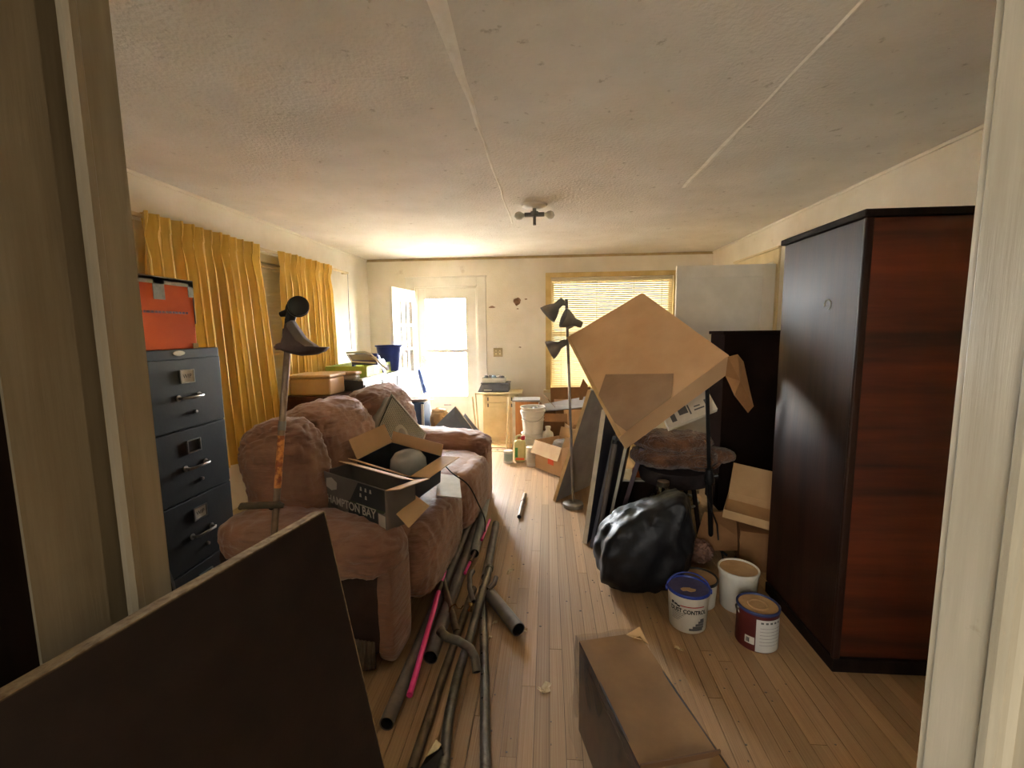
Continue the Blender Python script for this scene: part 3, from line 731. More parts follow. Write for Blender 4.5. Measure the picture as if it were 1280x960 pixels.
MB().tube(hpts, [.008, .013, .014, .013, .008], 12).build('grip', mk('olive_foam', C(92, 84, 68), rough=.9, scale=20), tr, smooth=60)
MB().tube([hc, (hc.x, hc.y - .035, hc.z)], .012, 10).build('grip_clamp', black_plastic, tr, smooth=40)
eng = MB(); cushion(eng, (tb.x, tb.y, .10), (.22, .2, .20), 5, 10); eng.build('engine_housing', black_plastic, tr, smooth=60)
# gearbox neck, spool head, guard at the top
nk = MB(); nk.tube([t1 - ax * .07, t1 + ax * .01], .018, 14); nk.tube([t1 - ax * .06, t1 - ax * .03], .023, 14)
hd = P(373, 383, Y=1.70)
nk.tube([t1, t1 + (hd - t1) * .35 + ax * .03, hd + V((-.04, 0, 0))], [.018, .022, .02], 12); nk.tube([t1 + V((-.035, 0, .028)), t1 + V((.02, 0, .04))], [.010, .02], 12)
nk.build('gearbox', black_plastic, tr, smooth=50)
hv = V((.55, -.75, .15)).normalized()
MB().lathe([(0, -.03), (.030, -.03), (.038, -.024), (.040, -.005), (.036, 0), (.038, .004), (.037, .018), (.024, .028), (0, .03)], 28, axis_m(hd, hv)).build('spool_head', black_plastic, tr, smooth=35)
gp = [P(*q, Y=1.70) for q in ((366, 401), (372, 410), (381, 423), (391, 430), (397, 434), (410, 434), (405, 439), (395, 443), (380, 444), (366, 441), (356, 437), (350, 437), (348, 434), (351, 430), (357, 428), (361, 415), (362, 404))]
gm = MB(); n = len(gp); rows = []
for k_, (off, scl) in enumerate(((-.055, .72), (-.04, .92), (-.015, 1.0), (.015, 1.0))):
    cg = sum(gp, V()) / n
    rows.append([cg + (q - cg) * scl + V((0, off, 0)) for q in gp])
vs = [q for r_ in rows for q in r_]
fs = [(k_ * n + i, k_ * n + (i + 1) % n, (k_ + 1) * n + (i + 1) % n, (k_ + 1) * n + i) for k_ in range(3) for i in range(n)] + [tuple(range(n))[::-1]]
gm.add(vs, fs).build('guard', mk('dusty_brown_guard', C(96, 78, 74), C(72, 58, 56), rough=.55, scale=8), tr, smooth=50, solid=.003)

# --- three-head floor lamp
lb = P(716.5, 633, Z=0); lt = P(708, 374, Y=lb.y)
fl_ = thing('floor_lamp', 'silver pole floor lamp with three black spot heads', 'floor lamp', loc=lb)
MB().lathe([(0, 0), (.082, 0), (.085, .008), (.083, .03), (.07, .038), (.02, .042), (0, .042)], 32, Matrix.Translation(lb)).build('base', base_grey, fl_, smooth=40)
md = lb.lerp(lt, .70)
MB().tube([lb + V((0, 0, .04)), md], .011, 12).build('pole', silver_pole, fl_, smooth=40)
MB().tube([md, lt], .012, 12).build('upper_pole', lamp_black, fl_, smooth=40)
def spot(neck_px, mouth_px, dy, joint_px):
    nk_ = P(*neck_px, Y=lb.y + dy * .4); mo = P(*mouth_px, Y=lb.y + dy); d = mo - nk_; L_ = d.length
    jz = P(*joint_px, Y=lb.y).z; jp = lb.lerp(lt, jz / lt.z)
    s = MB().lathe([(0, 0), (.024, 0), (.028, L_ * .12), (.030, L_ * .42), (.048, L_ * .55), (.068, L_ * .78), (.080, L_), (.077, L_), (.05, L_ * .6), (0, L_ * .5)], 26, axis_m(nk_, d)).build('spot_head', lamp_black, fl_, smooth=40)
    MB().tube([jp, nk_ + d * .2], .009, 8).build('swivel', lamp_black, s, smooth=40)
spot((704, 375), (684, 394), -.03, (708, 381))
spot((727, 406), (704, 397), -.05, (710, 411))
spot((708, 427), (687, 438), .02, (712, 424))

# ================================================================== THE RIGHT-HAND HEAP
# --- flat carton propped on one corner
q = [P(803, 366, Y=3.60), P(911, 444, Y=2.66), P(773, 547, Y=2.70), P(708.5, 422, Y=3.62)]
nb = (q[1] - q[0]).cross(q[3] - q[0]).normalized()
if nb.y > 0: nb = -nb
fc = thing('flat_carton', 'big flat tan carton propped diagonally on leaning panels', 'box', loc=(.6, 3.1, .8))
TH = .115
def pt(u, v, d):
    a = q[0].lerp(q[1], u); b = q[3].lerp(q[2], u)
    return a.lerp(b, v) - nb * d
mb = MB(); n = 12
fr = [pt(i / n, j / n, 0 + .004 * noise.noise(V((i * .4, j * .4, 2)))) for j in range(n + 1) for i in range(n + 1)]
bk = [pt(i / n, j / n, TH) for j in range(n + 1) for i in range(n + 1)]
N1 = (n + 1) ** 2
fs = []
for j in range(n):
    for i in range(n):
        k_ = j * (n + 1) + i; fs.append((k_, k_ + n + 1, k_ + n + 2, k_ + 1)); fs.append((N1 + k_, N1 + k_ + 1, N1 + k_ + n + 2, N1 + k_ + n + 1))
rim = [i for i in range(n + 1)] + [(j + 1) * (n + 1) - 1 for j in range(1, n + 1)] + [n * (n + 1) + i for i in range(n - 1, -1, -1)] + [j * (n + 1) for j in range(n - 1, 0, -1)]
for a in range(len(rim)):
    b = rim[(a + 1) % len(rim)]; fs.append((rim[a], b, N1 + b, N1 + rim[a]))
mb.add(fr + bk, fs).build('body', card, fc, smooth=30)
tag(MB().hexa([pt(.52, 1.004, -.003), pt(1.0, 1.004, -.003), pt(1.0, .97, -.003), pt(.0, .97, -.003)], nb * .002).build('tape_strip', clear_tape, fc), 'strip of shiny tape')
tm = MB(); tm.hexa([pt(.02, 1.003, .02), pt(.98, 1.003, .02), pt(.98, 1.003, TH * .6), pt(.02, 1.003, TH * .6)], (q[2] - q[1]).normalized() * .002); tm.build('tape_strip', clear_tape, fc)
# torn end flap hanging at the right-hand corner
fpx = [(922, 443), (929, 452), (942, 508), (935, 516), (918, 494), (907, 470), (910, 446)]
fp3 = [P(*a, Y=2.66 + .05 * (i % 2)) for i, a in enumerate(fpx)]
cen = sum(fp3, V()) / len(fp3); n = len(fp3)
MB().add(fp3 + [cen + V((0, -.02, 0))], [(i, (i + 1) % n, n) for i in range(n)]).build('torn_flap', card_d, fc, solid=.004)
# greyer many-sided patch laid on the face of the carton
def on_face(x, y, d=.004):
    c = V((x - CX, y - CY, F)); r_ = V((c.dot(RT), c.dot(FW), -c.dot(DN))); ct_ = sum(q, V()) / 4 + nb * d
    return V((0, 0, H)) + r_ * ((ct_ - V((0, 0, H))).dot(nb) / r_.dot(nb))
kp = [on_face(*a, .012) for a in ((757, 468), (842, 467), (839, 497), (783, 539), (768, 528), (748, 494))]
tag(MB().add(kp, [tuple(range(len(kp)))]).build('grey_patch', mk('greyer_brown', C(158, 128, 98), C(142, 112, 84), rough=.8, scale=5), fc, solid=.0015), 'greyer brown patch')
# left-hand torn flap below the left corner
fpx = [(729, 473), (735, 482), (728, 500), (724, 500), (725, 484)]
fp3 = [P(*a, Y=3.45) for a in fpx]
MB().add(fp3, [tuple(range(len(fp3)))]).build('torn_flap', card_d, fc, solid=.004)

# --- panels leaning against the heap, seen edge-on
def leaner(name, label, bpx, tpx, y0, ly, th, face, edge, rot=0, group='panels leaning in the heap'):
    b0 = P(*bpx, Z=0); b0.z = .004
    yb = b0.y
    tp_ = P(*tpx, Y=yb + y0)
    d = tp_ - b0
    along = V((math.sin(R(rot)), math.cos(R(rot)), 0))
    e = thing(name, label, 'panel', loc=b0, group=group)
    nn_ = along.cross(d).normalized()
    if nn_.x < 0: nn_ = -nn_
    MB().hexa([b0, b0 + d, b0 + d + along * ly, b0 + along * ly], nn_ * th).build('board', face, e, bevel=.002)
    MB().hexa([b0 - along * .002, b0 + d - along * .002, b0 + d - along * .002 + nn_ * th, b0 - along * .002 + nn_ * th], along * .003).build('edge', edge, e)
    return e
leaner('leaning_panel', 'grey panel with a wide cream edge leaning behind the floor lamp', (691, 626), (735, 487), .06, .52, .030, panel_g, panel_c, 38)
leaner('leaning_panel', 'slate board with a pale white edge leaning next to the lamp base', (728, 679), (752, 512), .08, .42, .032, panel_n, panel_w, 26)
leaner('leaning_panel', 'thin dark slate board leaning between two white-edged boards', (737, 684), (766, 545), .1, .38, .022, panel_n, panel_n, 22)
leaner('leaning_panel', 'white-edged plum board leaning nearest the black bin bag', (757, 667), (781, 556), .02, .36, .02, panel_p, panel_w, 16)
leaner('leaning_panel', 'dark plum board leaning behind the black bin bag', (768, 664), (800, 560), .05, .34, .03, panel_p, panel_p, 16)
pp0 = P(746, 685, Z=0); pp1 = P(769, 552, Y=pp0.y + .06)
e = thing('grey_pole', 'grey metal pole leaning among the panels by the bin bag', 'pole', loc=pp0)
MB().tube([pp0 + V((0, 0, .0)), pp1], .017, 14).build('tube', pipe_d, e, smooth=40)
MB().tube([pp1 - (pp1 - pp0) * .02, pp1 + (pp1 - pp0) * .012], .021, 14).build('end_cap', black_plastic, e, smooth=40)

# --- stool with plush blanket
sx, sy = .93, 3.34
st = thing('padded_stool', 'dark round padded stool under the brown plush blanket', 'stool', loc=(sx, sy, 0))
MB().lathe([(0, .34), (.20, .34), (.25, .36), (.262, .41), (.245, .455), (.15, .47), (0, .475)], 32, Matrix.Translation((sx, sy, 0))).build('seat', denim, st, smooth=50)
for k_ in range(4):
    a = R(45 + 90 * k_); c_, s_ = math.cos(a), math.sin(a)
    MB().tube([(sx + .14 * c_, sy + .14 * s_, .35), (sx + .20 * c_, sy + .20 * s_, 0)], .016, 10).build('leg', dark_wood, st, smooth=40)
MB().tube([(sx + .165 * math.cos(a), sy + .165 * math.sin(a), .2) for a in [i * math.pi / 12 for i in range(25)]], .009, 8).build('foot_ring', chrome, st, smooth=40)
bl = thing('plush_blanket', 'folded brown plush blanket piled on the dark stool', 'blanket', loc=(sx, sy, .475))
b = MB()
cushion(b, (sx - .02, sy, .535), (.60, .42, .15), 2.6, 18, .03, 3, None, 9); b.build('lower_fold', fur_m, bl, smooth=80)
b = MB(); cushion(b, (sx - .03, sy + .02, .64), (.56, .36, .15), 2.4, 18, .035, 8, None, 9); b.build('upper_fold', fur_m, bl, smooth=80)
b = MB(); cushion(b, (sx + .30, sy - .02, .545), (.22, .16, .11), 2.3, 14, .02, 5, None, 10); b.build('rolled_end', fur_m, bl, smooth=80)
spi = []
for i in range(40):
    a = i * .32; r_ = .012 + .0022 * i; spi.append((sx + .12 + r_ * 1.3 * math.cos(a), sy - .225 + .001 * i, .545 + r_ * .7 * math.sin(a)))
MB().tube(spi, .011, 8).build('rolled_edge', fur_m, bl, smooth=80)
# white printed carton lying on the blanket
wq = [P(836, 536, Y=3.14), P(897, 511, Y=3.1), P(884, 487, Y=3.22), P(822, 505, Y=3.3)]
wp = thing('printed_sheet', 'white printed leaflet lying under the flat carton', 'leaflet', loc=sum(wq, V()) / 4)
MB().hexa(wq, V((0, .01, -.02))).build('sheet', paper, wp)
_n = (wq[1] - wq[0]).cross(wq[3] - wq[0]).normalized()
if _n.y > 0: _n = -_n
def wpt(u, v): return wq[0].lerp(wq[1], u).lerp(wq[3].lerp(wq[2], u), v) + _n * .002
for (u0, u1, v0, v1) in ((.30, .48, .30, .62), (.50, .53, .2, .6), (.60, .80, .28, .34), (.62, .74, .42, .47), (.12, .22, .15, .5), (.84, .9, .3, .6)):
    MB().add([wpt(u0, v0), wpt(u1, v0), wpt(u1, v1), wpt(u0, v1)], [(0, 1, 2, 3)]).build('print', ink_g, wp)
# black stand in front of the stool
s0 = P(889, 690, Z=0); s1 = P(884, 492, Y=2.78)
sd = thing('black_stand', 'slim black metal stand rising in front of the plush blanket', 'stand', loc=s0)
MB().tube([s0, s0.lerp(s1, .55)], .016, 12).build('lower_tube', black_metal, sd, smooth=40)
MB().tube([s0.lerp(s1, .5), s1, s1 + (s1 - s0) * .12], .012, 12).build('upper_tube', black_metal, sd, smooth=40)
cc_ = s0.lerp(s1, .50); MB().lathe([(0, -.045), (.03, -.045), (.032, -.02), (.026, .02), (.02, .05), (0, .05)], 16, axis_m(cc_, s1 - s0)).build('collar', black_plastic, sd, smooth=40)
MB().tube([cc_, cc_ + V((.05, -.01, .01))], [.01, .014], 10).build('clamp_knob', black_plastic, sd, smooth=40)
for k_ in range(3):
    a = R(80 + 120 * k_); MB().tube([s0 + V((0, 0, .06)), s0 + V((.1 * math.cos(a), .1 * math.sin(a), .01))], .008, 8).build('leg', black_metal, sd, smooth=40)
cb = [s0.lerp(s1, .48) + V((-.03, -.02, 0)), s0.lerp(s1, .35) + V((-.02, -.03, 0)), s0.lerp(s1, .2) + V((.03, -.03, 0)), s0.lerp(s1, .08) + V((.035, -.04, 0)), P(905, 703, Z=.01), P(935, 690, Z=.01)]
MB().tube(cb, .005, 6).build('cable', black_plastic, sd, smooth=60)

# --- black bin bag
bg = thing('bin_bag', 'full black plastic bin bag on the floor beside the paint pails', 'bag', loc=(.53, 2.62, 0))
b = MB(); cushion(b, (0, 0, 0), (1, 1, 1), 4.5, 34)
out = []
for p in b.v:
    z = p.z + .5
    wx = .50 * (1.02 - .25 * max(0, z - .55)); wy = .40 * (1 - .25 * max(0, z - .5))
    q_ = V((.54 + p.x * wx + .07 * max(0, z - .6), 2.58 + p.y * wy, max(.002, z * (.37 + .20 * (p.x + .5) - .05 * (p.y)))))
    k_ = V((q_.x * 7, q_.y * 7, q_.z * 4))
    d = abs(noise.noise(k_)) * .05 + abs(noise.noise(k_ * 2.2 + V((3, 1, 0)))) * .025
    dr = V((p.x, p.y, p.z * .6)).normalized()
    q_ = q_ - dr * (d - .02); q_.z = max(.002, q_.z)
    out.append(q_)
b.v = out
b.build('bag', trash_m, bg, smooth=45)
knot = MB(); knot.tube([(.70, 2.57, .46), (.73, 2.56, .50), (.745, 2.55, .52), (.755, 2.545, .51)], [.05, .022, .018, .03], 10); knot.build('knotted_top', trash_m, bg, smooth=60)

# --- glass jug behind the bag
jg = P(828, 640, Y=2.92)
j0 = thing('glass_jug', 'dusty round glass jug with a narrow neck behind the bin bag', 'jug', loc=(jg.x, 2.92, 0))
MB().lathe([(0, .06), (.105, .06), (.125, .08), (.13, .20), (.12, .29), (.085, .345), (.04, .37), (.034, .42), (.042, .425), (.042, .45), (.032, .455)], 28, cap=False).build('body', glass_jug, j0, world=False, smooth=50)
MB().lathe([(0, .45), (.036, .45), (.038, .455), (.038, .48), (0, .485)], 20).build('cap', chrome, j0, world=False, smooth=40)
MB().lathe([(0, .062), (.12, .066), (.124, .085), (.126, .19), (0, .19)], 24).build('contents', mk('cloudy_liquid', C(170, 160, 150), rough=.3), j0, world=False, smooth=40)
MB().box(-.13, .13, -.13, .13, 0, .06).build('carrier', card_d, j0, world=False, bevel=.004)

# --- low shelf board with small things behind the jug
hx0, hx1 = P(832, 612, Y=3.64).x, 1.205
lz = P(860, 612, Y=3.64).z
sh = thing('low_bench', 'low pale wooden bench under the stool shadows', 'bench', loc=(1.0, 3.75, 0))
MB().box(hx0, hx1, 3.63, 3.86, lz - .03, lz).build('top', chip_m, sh, bevel=.003)
for xx in (hx0 + .02, hx1 - .06):
    MB().box(xx, xx + .035, 3.65, 3.84, 0, lz - .03).build('leg', chip_m, sh)
kb = thing('orange_kettle', 'small copper coloured pot with ribbed neck on the dark crate', 'pot', loc=P(800, 590, Y=3.62).to_2d().to_3d() + V((0, 0, .285)))
MB().lathe([(0, 0), (.05, 0), (.062, .02), (.058, .06), (.035, .085), (.034, .10), (.04, .105), (.034, .112), (.04, .12), (.034, .128), (.04, .136), (.034, .145), (.03, .17), (.0, .17)], 20).build('body', mk('copper', C(196, 104, 48), C(150, 70, 30), rough=.35, metal=.5), kb, world=False, smooth=40)
wb2 = thing('white_carton', 'small white carton with orange picture on the low bench', 'box', loc=(1.03, 3.75, lz))
MB().box(-.16, .14, -.1, .1, 0, .16).build('body', paper, wb2, world=False, bevel=.003)
MB().box(-.15, -.04, -.102, -.1, .02, .14).build('picture', sticker, wb2, world=False); MB().box(-.02, .04, -.102, -.1, .03, .13).build('picture', ink_g, wb2, world=False); MB().box(.05, .13, -.102, -.1, .05, .09).build('print', ink, wb2, world=False)
# second dark surface with bright top left of the jug
bx_ = thing('wooden_crate', 'dark wooden crate with pale lid under the leaning plum board', 'crate', loc=(.70, 3.66, 0))
MB().box(-.16, .16, -.14, .14, 0, .27).build('body', dark_wood, bx_, world=False, bevel=.004)
MB().box(-.165, .165, -.145, .145, .27, .285).build('lid', panel_w, bx_, world=False, bevel=.003)
# --- cardboard tray with raised back
ty = P(905, 628, Z=.36)
tq = frame_m((1.32, 2.86, .275), (.90, -.44, -.12), (.44, .90, .06), (.08, -.1, .99))
cy_ = carton('cardboard_tray', 'shallow pale cardboard tray with upright back by the wardrobe', tq, .40, .30, .055, card_l, cat='tray', flaps=[('y+', -8, .22)])
MB().tube([(.0, .163, .20), (.0, .163, .225)], .008, 8).build('hand_hole', ink, cy_, world=False)
bx2 = thing('brown_carton', 'closed brown carton lying under the cardboard tray', 'box', loc=(1.42, 2.86, 0), rz=R(-16))
MB().box(-.22, .22, -.2, .2, 0, .24).build('body', card_d, bx2, world=False, bevel=.004); MB().box(-.03, .03, -.202, .202, .24, .242).build('tape_strip', clear_tape, bx2, world=False)
# --- cardboard sheet leaning on the carton
cq = [P(866, 688, Z=.03), P(947, 688, Z=.10), P(938, 640, Z=.27), P(880, 640, Z=.25)]
cs_ = thing('cardboard_sheet', 'loose brown cardboard sheet sloping behind the paint pails', 'cardboard', loc=cq[0])
MB().hexa(cq, V((.0, .005, -.006))).build('sheet', card_d, cs_)
# --- crumpled clear plastic wrap behind the pails
def crumple(name, label, c, s, mat, seed, cat, amp=.5):
    b = MB(); cushion(b, (0, 0, 0), (1, 1, 1), 2.4, 14)
    o_ = []
    for p in b.v:
        d = 1 - amp * abs(noise.noise(p * 5 + V((seed, 0, 0)))) - .3 * abs(noise.noise(p * 11 + V((seed, 5, 0))))
        o_.append(V((c[0] + p.x * s[0] * d, c[1] + p.y * s[1] * d, max(.003, c[2] + p.z * s[2] * d))))
    b.v = o_
    e = b.build(name, mat, smooth=0)
    return tag(e, label, cat)
film_w = mk('milky_film', C(190, 150, 130), C(120, 86, 70), rough=.2, scale=12, trans=.3)
cp = P(872, 690, Z=.06); crumple('crumpled_wrap', 'crumpled pinkish plastic wrap between the bin bag and pails', (cp.x, cp.y, .07), (.20, .18, .15), film_w, 2, 'wrap')

# --- pails and cans
def pail(name, label, base_px, top_lft, top_rgt, h, taper, mat, rim, lid_mat, cat='pail', handle=None, group=None, rot=0, dark_rim=None):
    c = P(*base_px, Z=0); c.z = 0
    pa, pb = P(*top_lft, Z=h), P(*top_rgt, Z=h); r1 = (pa - pb).length / 2
    r0 = r1 * taper
    e = thing(name, label, cat, loc=(c.x, c.y, 0), rz=rot, group=group)
    MB().lathe([(0, 0), (r0 - .004, 0), (r0, .005), (r1 * .985 - (r1 - r0) * .12, h * .86), (r1 * .99, h * .88), (r1 * .99, h - .012)], 36).build('body', mat, e, world=False, smooth=35)
    MB().lathe([(r1 * .96, h - .014), (r1 * 1.02, h - .014), (r1 * 1.03, h - .004), (r1 * 1.0, h), (r1 * .94, h - .001), (r1 * .92, h - .007)], 36, cap=False).build('rim', rim, e, world=False, smooth=35)
    MB().lathe([(0, h - .010), (r1 * .55, h - .010), (r1 * .93, h - .008), (r1 * .93, h - .013)], 36).build('lid', lid_mat, e, world=False, smooth=35)
    if handle:
        dr, lift, hm, hr = handle
        pts = [(r1 * 1.02 * math.cos(a), r1 * 1.02 * math.sin(a) * .25 + dr * math.sin(a), h - .02 + lift * math.sin(a)) for a in [math.pi * i / 14 for i in range(15)]]
        MB().tube(pts, hr, 8).build('bail_handle', hm, e, world=False, smooth=60)
        for sg in (-1, 1): MB().lathe([(0, .01), (.012, .008), (.012, -.004)], 10, axis_m((sg * r1, 0, h - .02), (sg, 0, 0))).build('handle_lug', hm, e, world=False, smooth=40)
    return e, r0, r1, h
# joint-compound pail
base = P(860, 790, Z=0); ang0 = math.atan2(-base.y, -base.x)
e, r0, r1, h = pail('compound_pail', 'white joint compound pail with dusty blue lid and arched handle', (859, 779), (835, 738), (887, 738), .20, .86, white_pl, blue_pl, navy_lid, handle=(.0, .075, blue_pl, .0035), rot=R(-8))
af = ang0 + R(8)
def wrap_band(a0, a1, z0, z1, rf, mat, par, name='print', n=10, zs=0):
    b = MB(); vs = []
    for i in range(n + 1):
        a = a0 + (a1 - a0) * i / n
        for z in (z0 + zs * i / n, z1 + zs * i / n): vs.append((rf(z) * math.cos(a), rf(z) * math.sin(a), z))
    b.add(vs, [(2 * i, 2 * i + 2, 2 * i + 3, 2 * i + 1) for i in range(n)])
    return b.build(name, mat, par, world=False)
rf = lambda z: r0 + (r1 - r0) * .9 * z / (h * .86) + .0022
def wrap_text(t_, size, a, z, mat, par, sx=1.0):
    vs, fs = text_mesh(t_, size, size * .035); b = MB()
    b.add([(rf(z + q.y) * math.cos(a + q.x * sx / rf(z)), rf(z + q.y) * math.sin(a + q.x * sx / rf(z)), z + q.y) for q in vs], fs)
    return b.build('lettering', mat, par, world=False)
wrap_text('DUST CONTROL', .029, af + .04, .116, ink, e, .80)
wrap_band(af - .35, af + .82, .140, .145, rf, red_m, e, 'red_line', zs=.003)
for k_, (a0, a1) in enumerate(((-.82, -.70), (-.66, -.50), (-.52, -.36))): wrap_band(af + a0, af + a1, .138 - .004 * (k_ == 2), .152 - .005 * k_, rf, ink, e, 'emblem', 4)
for k_ in range(5): wrap_band(af - .82, af - .1 - .08 * k_, .100 - .009 * k_, .1025 - .009 * k_, rf, ink_g, e, 'small_print')
for k_, (z0, a0, a1) in enumerate(((.020, .10, .85), (.032, .28, .9), (.045, .42, .9), (.058, .56, .9), (.070, .66, .88))): wrap_band(af + a0, af + a1, z0, z0 + .012, rf, ink_g, e, 'drawing')
sp = [(.035 * math.cos(a) * random.uniform(.6, 1.3) - .005, .018 * math.sin(a) * random.uniform(.6, 1.3) - .02) for a in [i * math.pi / 7 for i in range(14)]]
MB().prism(sp, h - .0095, h - .008).build('compound_spill', card_l, e, world=False)
# second white pail
pail('plain_pail', 'plain white plastic pail with a dusty tan lid behind the paint can', (921, 757), (897, 710), (950, 718), .215, .84, white_pl, white_pl, lid_tan, rot=.3)
# open-looking small pail with dark rim
e2, a0_, a1_, h2 = pail('small_pail', 'small white pail with black rim and splashed side behind the blue lid', (872, 752), (849, 716), (897, 722), .145, .9, white_pl, black_plastic, lid_tan, rot=.2)
# gallon paint can
e, r0, r1, h = pail('paint_can', 'metal paint can with maroon and white label beside the wardrobe', (945, 801), (919, 752), (971, 756), .19, 1.0, maroon, mk('navy_rim', C(52, 62, 104), rough=.5), lid_tan, cat='can', handle=(-.06, -.075, chrome, .0022), rot=0)
rf = lambda z: r1 * .992 + .001
af = ang0 - R(6)
wrap_band(af - .05, af + 1.35, .006, .160, rf, mk('pale_label', C(206, 204, 198), C(190, 188, 182), rough=.5), e, 'white_label', 16)
rf = lambda z: r1 * .992 + .002
wrap_band(af - .55, af - .10, .035, .070, rf, print_w, e, 'barcode_panel', 8)
wrap_band(af - .50, af - .33, .040, .062, rf, ink, e, 'barcode', 4)
for k_ in range(5): wrap_band(af + .15 + .22 * k_, af + .28 + .22 * k_, .142, .151, rf, ink_g, e, 'print', 3)
for k_ in range(6): wrap_band(af + .12, af + 1.2, .120 - .016 * k_, .1215 - .016 * k_, rf, ink_g, e, 'small_print')
MB().lathe([(.035, h - .009), (.04, h - .006), (.045, h - .009)], 24, cap=False).build('lid_ring', lid_tan, e, world=False, smooth=50)

# --- long carton in clear film at the front
zc = .36
A, B = P(735, 822, Z=zc), P(797, 789, Z=zc); dL = (P(915, 960, Z=zc) - B); dL.z = 0; dL.normalize()
ey = dL; wv = (A - B); wv.z = 0; wv -= ey * wv.dot(ey); wid = wv.length; exv = -wv.normalized()
LN = .80; cen_ = B + ey * LN / 2 - exv * wid / 2
FM = frame_m((cen_.x, cen_.y, 0), exv, -ey, (0, 0, 1))
fb = thing('long_carton', 'open brown carton wrapped in torn clear film by the doorway', 'box', M=FM)
b = MB(); t = .006; W2, L2 = wid / 2, LN / 2
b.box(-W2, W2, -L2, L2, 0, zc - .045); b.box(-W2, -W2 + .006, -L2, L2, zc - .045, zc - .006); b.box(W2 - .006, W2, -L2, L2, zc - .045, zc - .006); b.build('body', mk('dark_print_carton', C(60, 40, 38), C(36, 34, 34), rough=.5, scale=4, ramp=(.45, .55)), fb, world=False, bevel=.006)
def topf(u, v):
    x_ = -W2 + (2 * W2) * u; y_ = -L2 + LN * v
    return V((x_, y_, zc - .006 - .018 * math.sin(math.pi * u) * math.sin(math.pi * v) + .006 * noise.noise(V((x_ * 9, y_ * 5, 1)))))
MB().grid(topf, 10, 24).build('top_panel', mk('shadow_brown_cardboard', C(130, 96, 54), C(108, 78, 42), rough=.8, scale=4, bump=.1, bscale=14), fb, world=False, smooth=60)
MB().box(-W2 + .01, -W2 + .016, -L2 + .05, L2 - .22, .10, zc - .07).build('side_flap', card_d, fb, world=False)
MB().add([(W2 - .05, L2 - .01, zc), (W2 + .012, L2 + .01, zc + .01), (W2 + .02, L2 - .05, zc - .02), (W2 - .01, L2 - .04, zc + .002)], [(0, 1, 2, 3)]).build('torn_tape', card_l, fb, world=False)
MB().box(-W2, W2, -.09, -.085, zc - .012, zc + .004).build('score_line', mk('score_brown', C(96, 66, 38), rough=.8), fb, world=False)
def film(u, v):
    z = .01 + (zc + .004) * v; y_ = -L2 + LN * u
    return V((-W2 - .012 - .045 * (1 - v) * (.6 + .6 * noise.noise(V((y_ * 6, z * 4, 3)))) - .012 * noise.noise(V((y_ * 20, z * 14, 0))), y_ + .02 * noise.noise(V((z * 9, y_ * 3, 4))), z))
MB().grid(film, 44, 18).build('clear_film', plastic_film, fb, world=False, smooth=70)
def film2(u, v):
    x_ = -W2 - .012 + (2 * W2 + .024) * u; z = .02 + (zc - .01) * v
    return V((x_, L2 + .008 + .02 * (1 - v) * (1 + noise.noise(V((x_ * 9, z * 6, 7)))), z + .006 * noise.noise(V((x_ * 16, 0, 0)))))
MB().grid(film2, 24, 12).build('clear_film', plastic_film, fb, world=False, smooth=70)

# ================================================================== PIPES ON THE FLOOR
def pipe(name, label, pts, r, mat, cat='pipe', wall=.004, group='pipes on the floor', holes=0, collar=None, n=18):
    pts = [V(p) for p in pts]
    e = thing(name, label, cat, loc=(pts[-1].x, pts[-1].y, 0), group=group)
    b = MB(); b.tube(pts, r, n, cap=False); N_ = len(pts)
    b2 = MB(); b2.tube([pts[0].lerp(pts[1], .001)] + pts[1:-1] + [pts[-1].lerp(pts[-2], .001)], r - wall, n, cap=False)
    k0 = len(b.v); b.v += b2.v
    for i in range(n):
        i2 = (i + 1) % n
        b.f.append((i, k0 + i, k0 + i2, i2)); o_ = (N_ - 1) * n
        b.f.append((o_ + i, o_ + i2, k0 + o_ + i2, k0 + o_ + i))
    b.build('tube', mat, e, smooth=40)
    MB().add(b2.v, [tuple(reversed(f_)) for f_ in b2.f]).build('bore', pipe_in, e, smooth=40)
    if collar:
        for (u, rr) in collar:
            c = pts[0].lerp(pts[-1], u); d = (pts[-1] - pts[0]).normalized(); MB().tube([c - d * .012, c + d * .012], rr, n).build('collar', mat, e, smooth=40)
    for k_ in range(holes):
        c = pts[0].lerp(pts[-1], .15 + .55 * k_ / max(1, holes - 1)); MB().tube([c + V((-.4 * r, 0, r * .88)), c + V((-.43 * r, 0, r * .96))], .0045, 8).build('hole', pipe_in, e)
    return e
def fl3(px, z): return P(px[0], px[1], Z=z)
pipe('drain_pipe', 'pale grey drain pipe lying furthest down the floor by the sofa end', [fl3((611, 610), .035), fl3((593, 692), .06)], .030, mk('grey_pvc', C(150, 148, 142), C(122, 120, 114), rough=.5, scale=8))
pipe('drain_pipe', 'long dark pipe lying hard against the sofa front', [fl3((592, 642), .03), fl3((483, 905), .03)], .027, pipe_d)
pipe('drain_pipe', 'dark pipe with wide open mouth beside the hot pink tube', [fl3((598, 652), .033), fl3((538, 822), .033)], .032, pipe_d)
pipe('drain_pipe', 'brown-grey pipe standing off the pile beside the open floor', [fl3((620, 655), .03), fl3((607, 722), .03)], .026, pipe_d)
pipe('conduit_pipe', 'bent silver conduit with an open flared end', [fl3((612, 709), .08), fl3((600, 752), .075), fl3((586, 800), .065), fl3((572, 845), .05), fl3((562, 890), .035), fl3((557, 930), .024), fl3((553, 985), .022)], .0195, pipe_g, collar=[(0.01, .023)])
pipe('conduit_pipe', 'long rusty conduit crossing under the silver conduit', [fl3((592, 736), .025), fl3((552, 850), .022), fl3((514, 965), .020)], .0185, pipe_b)
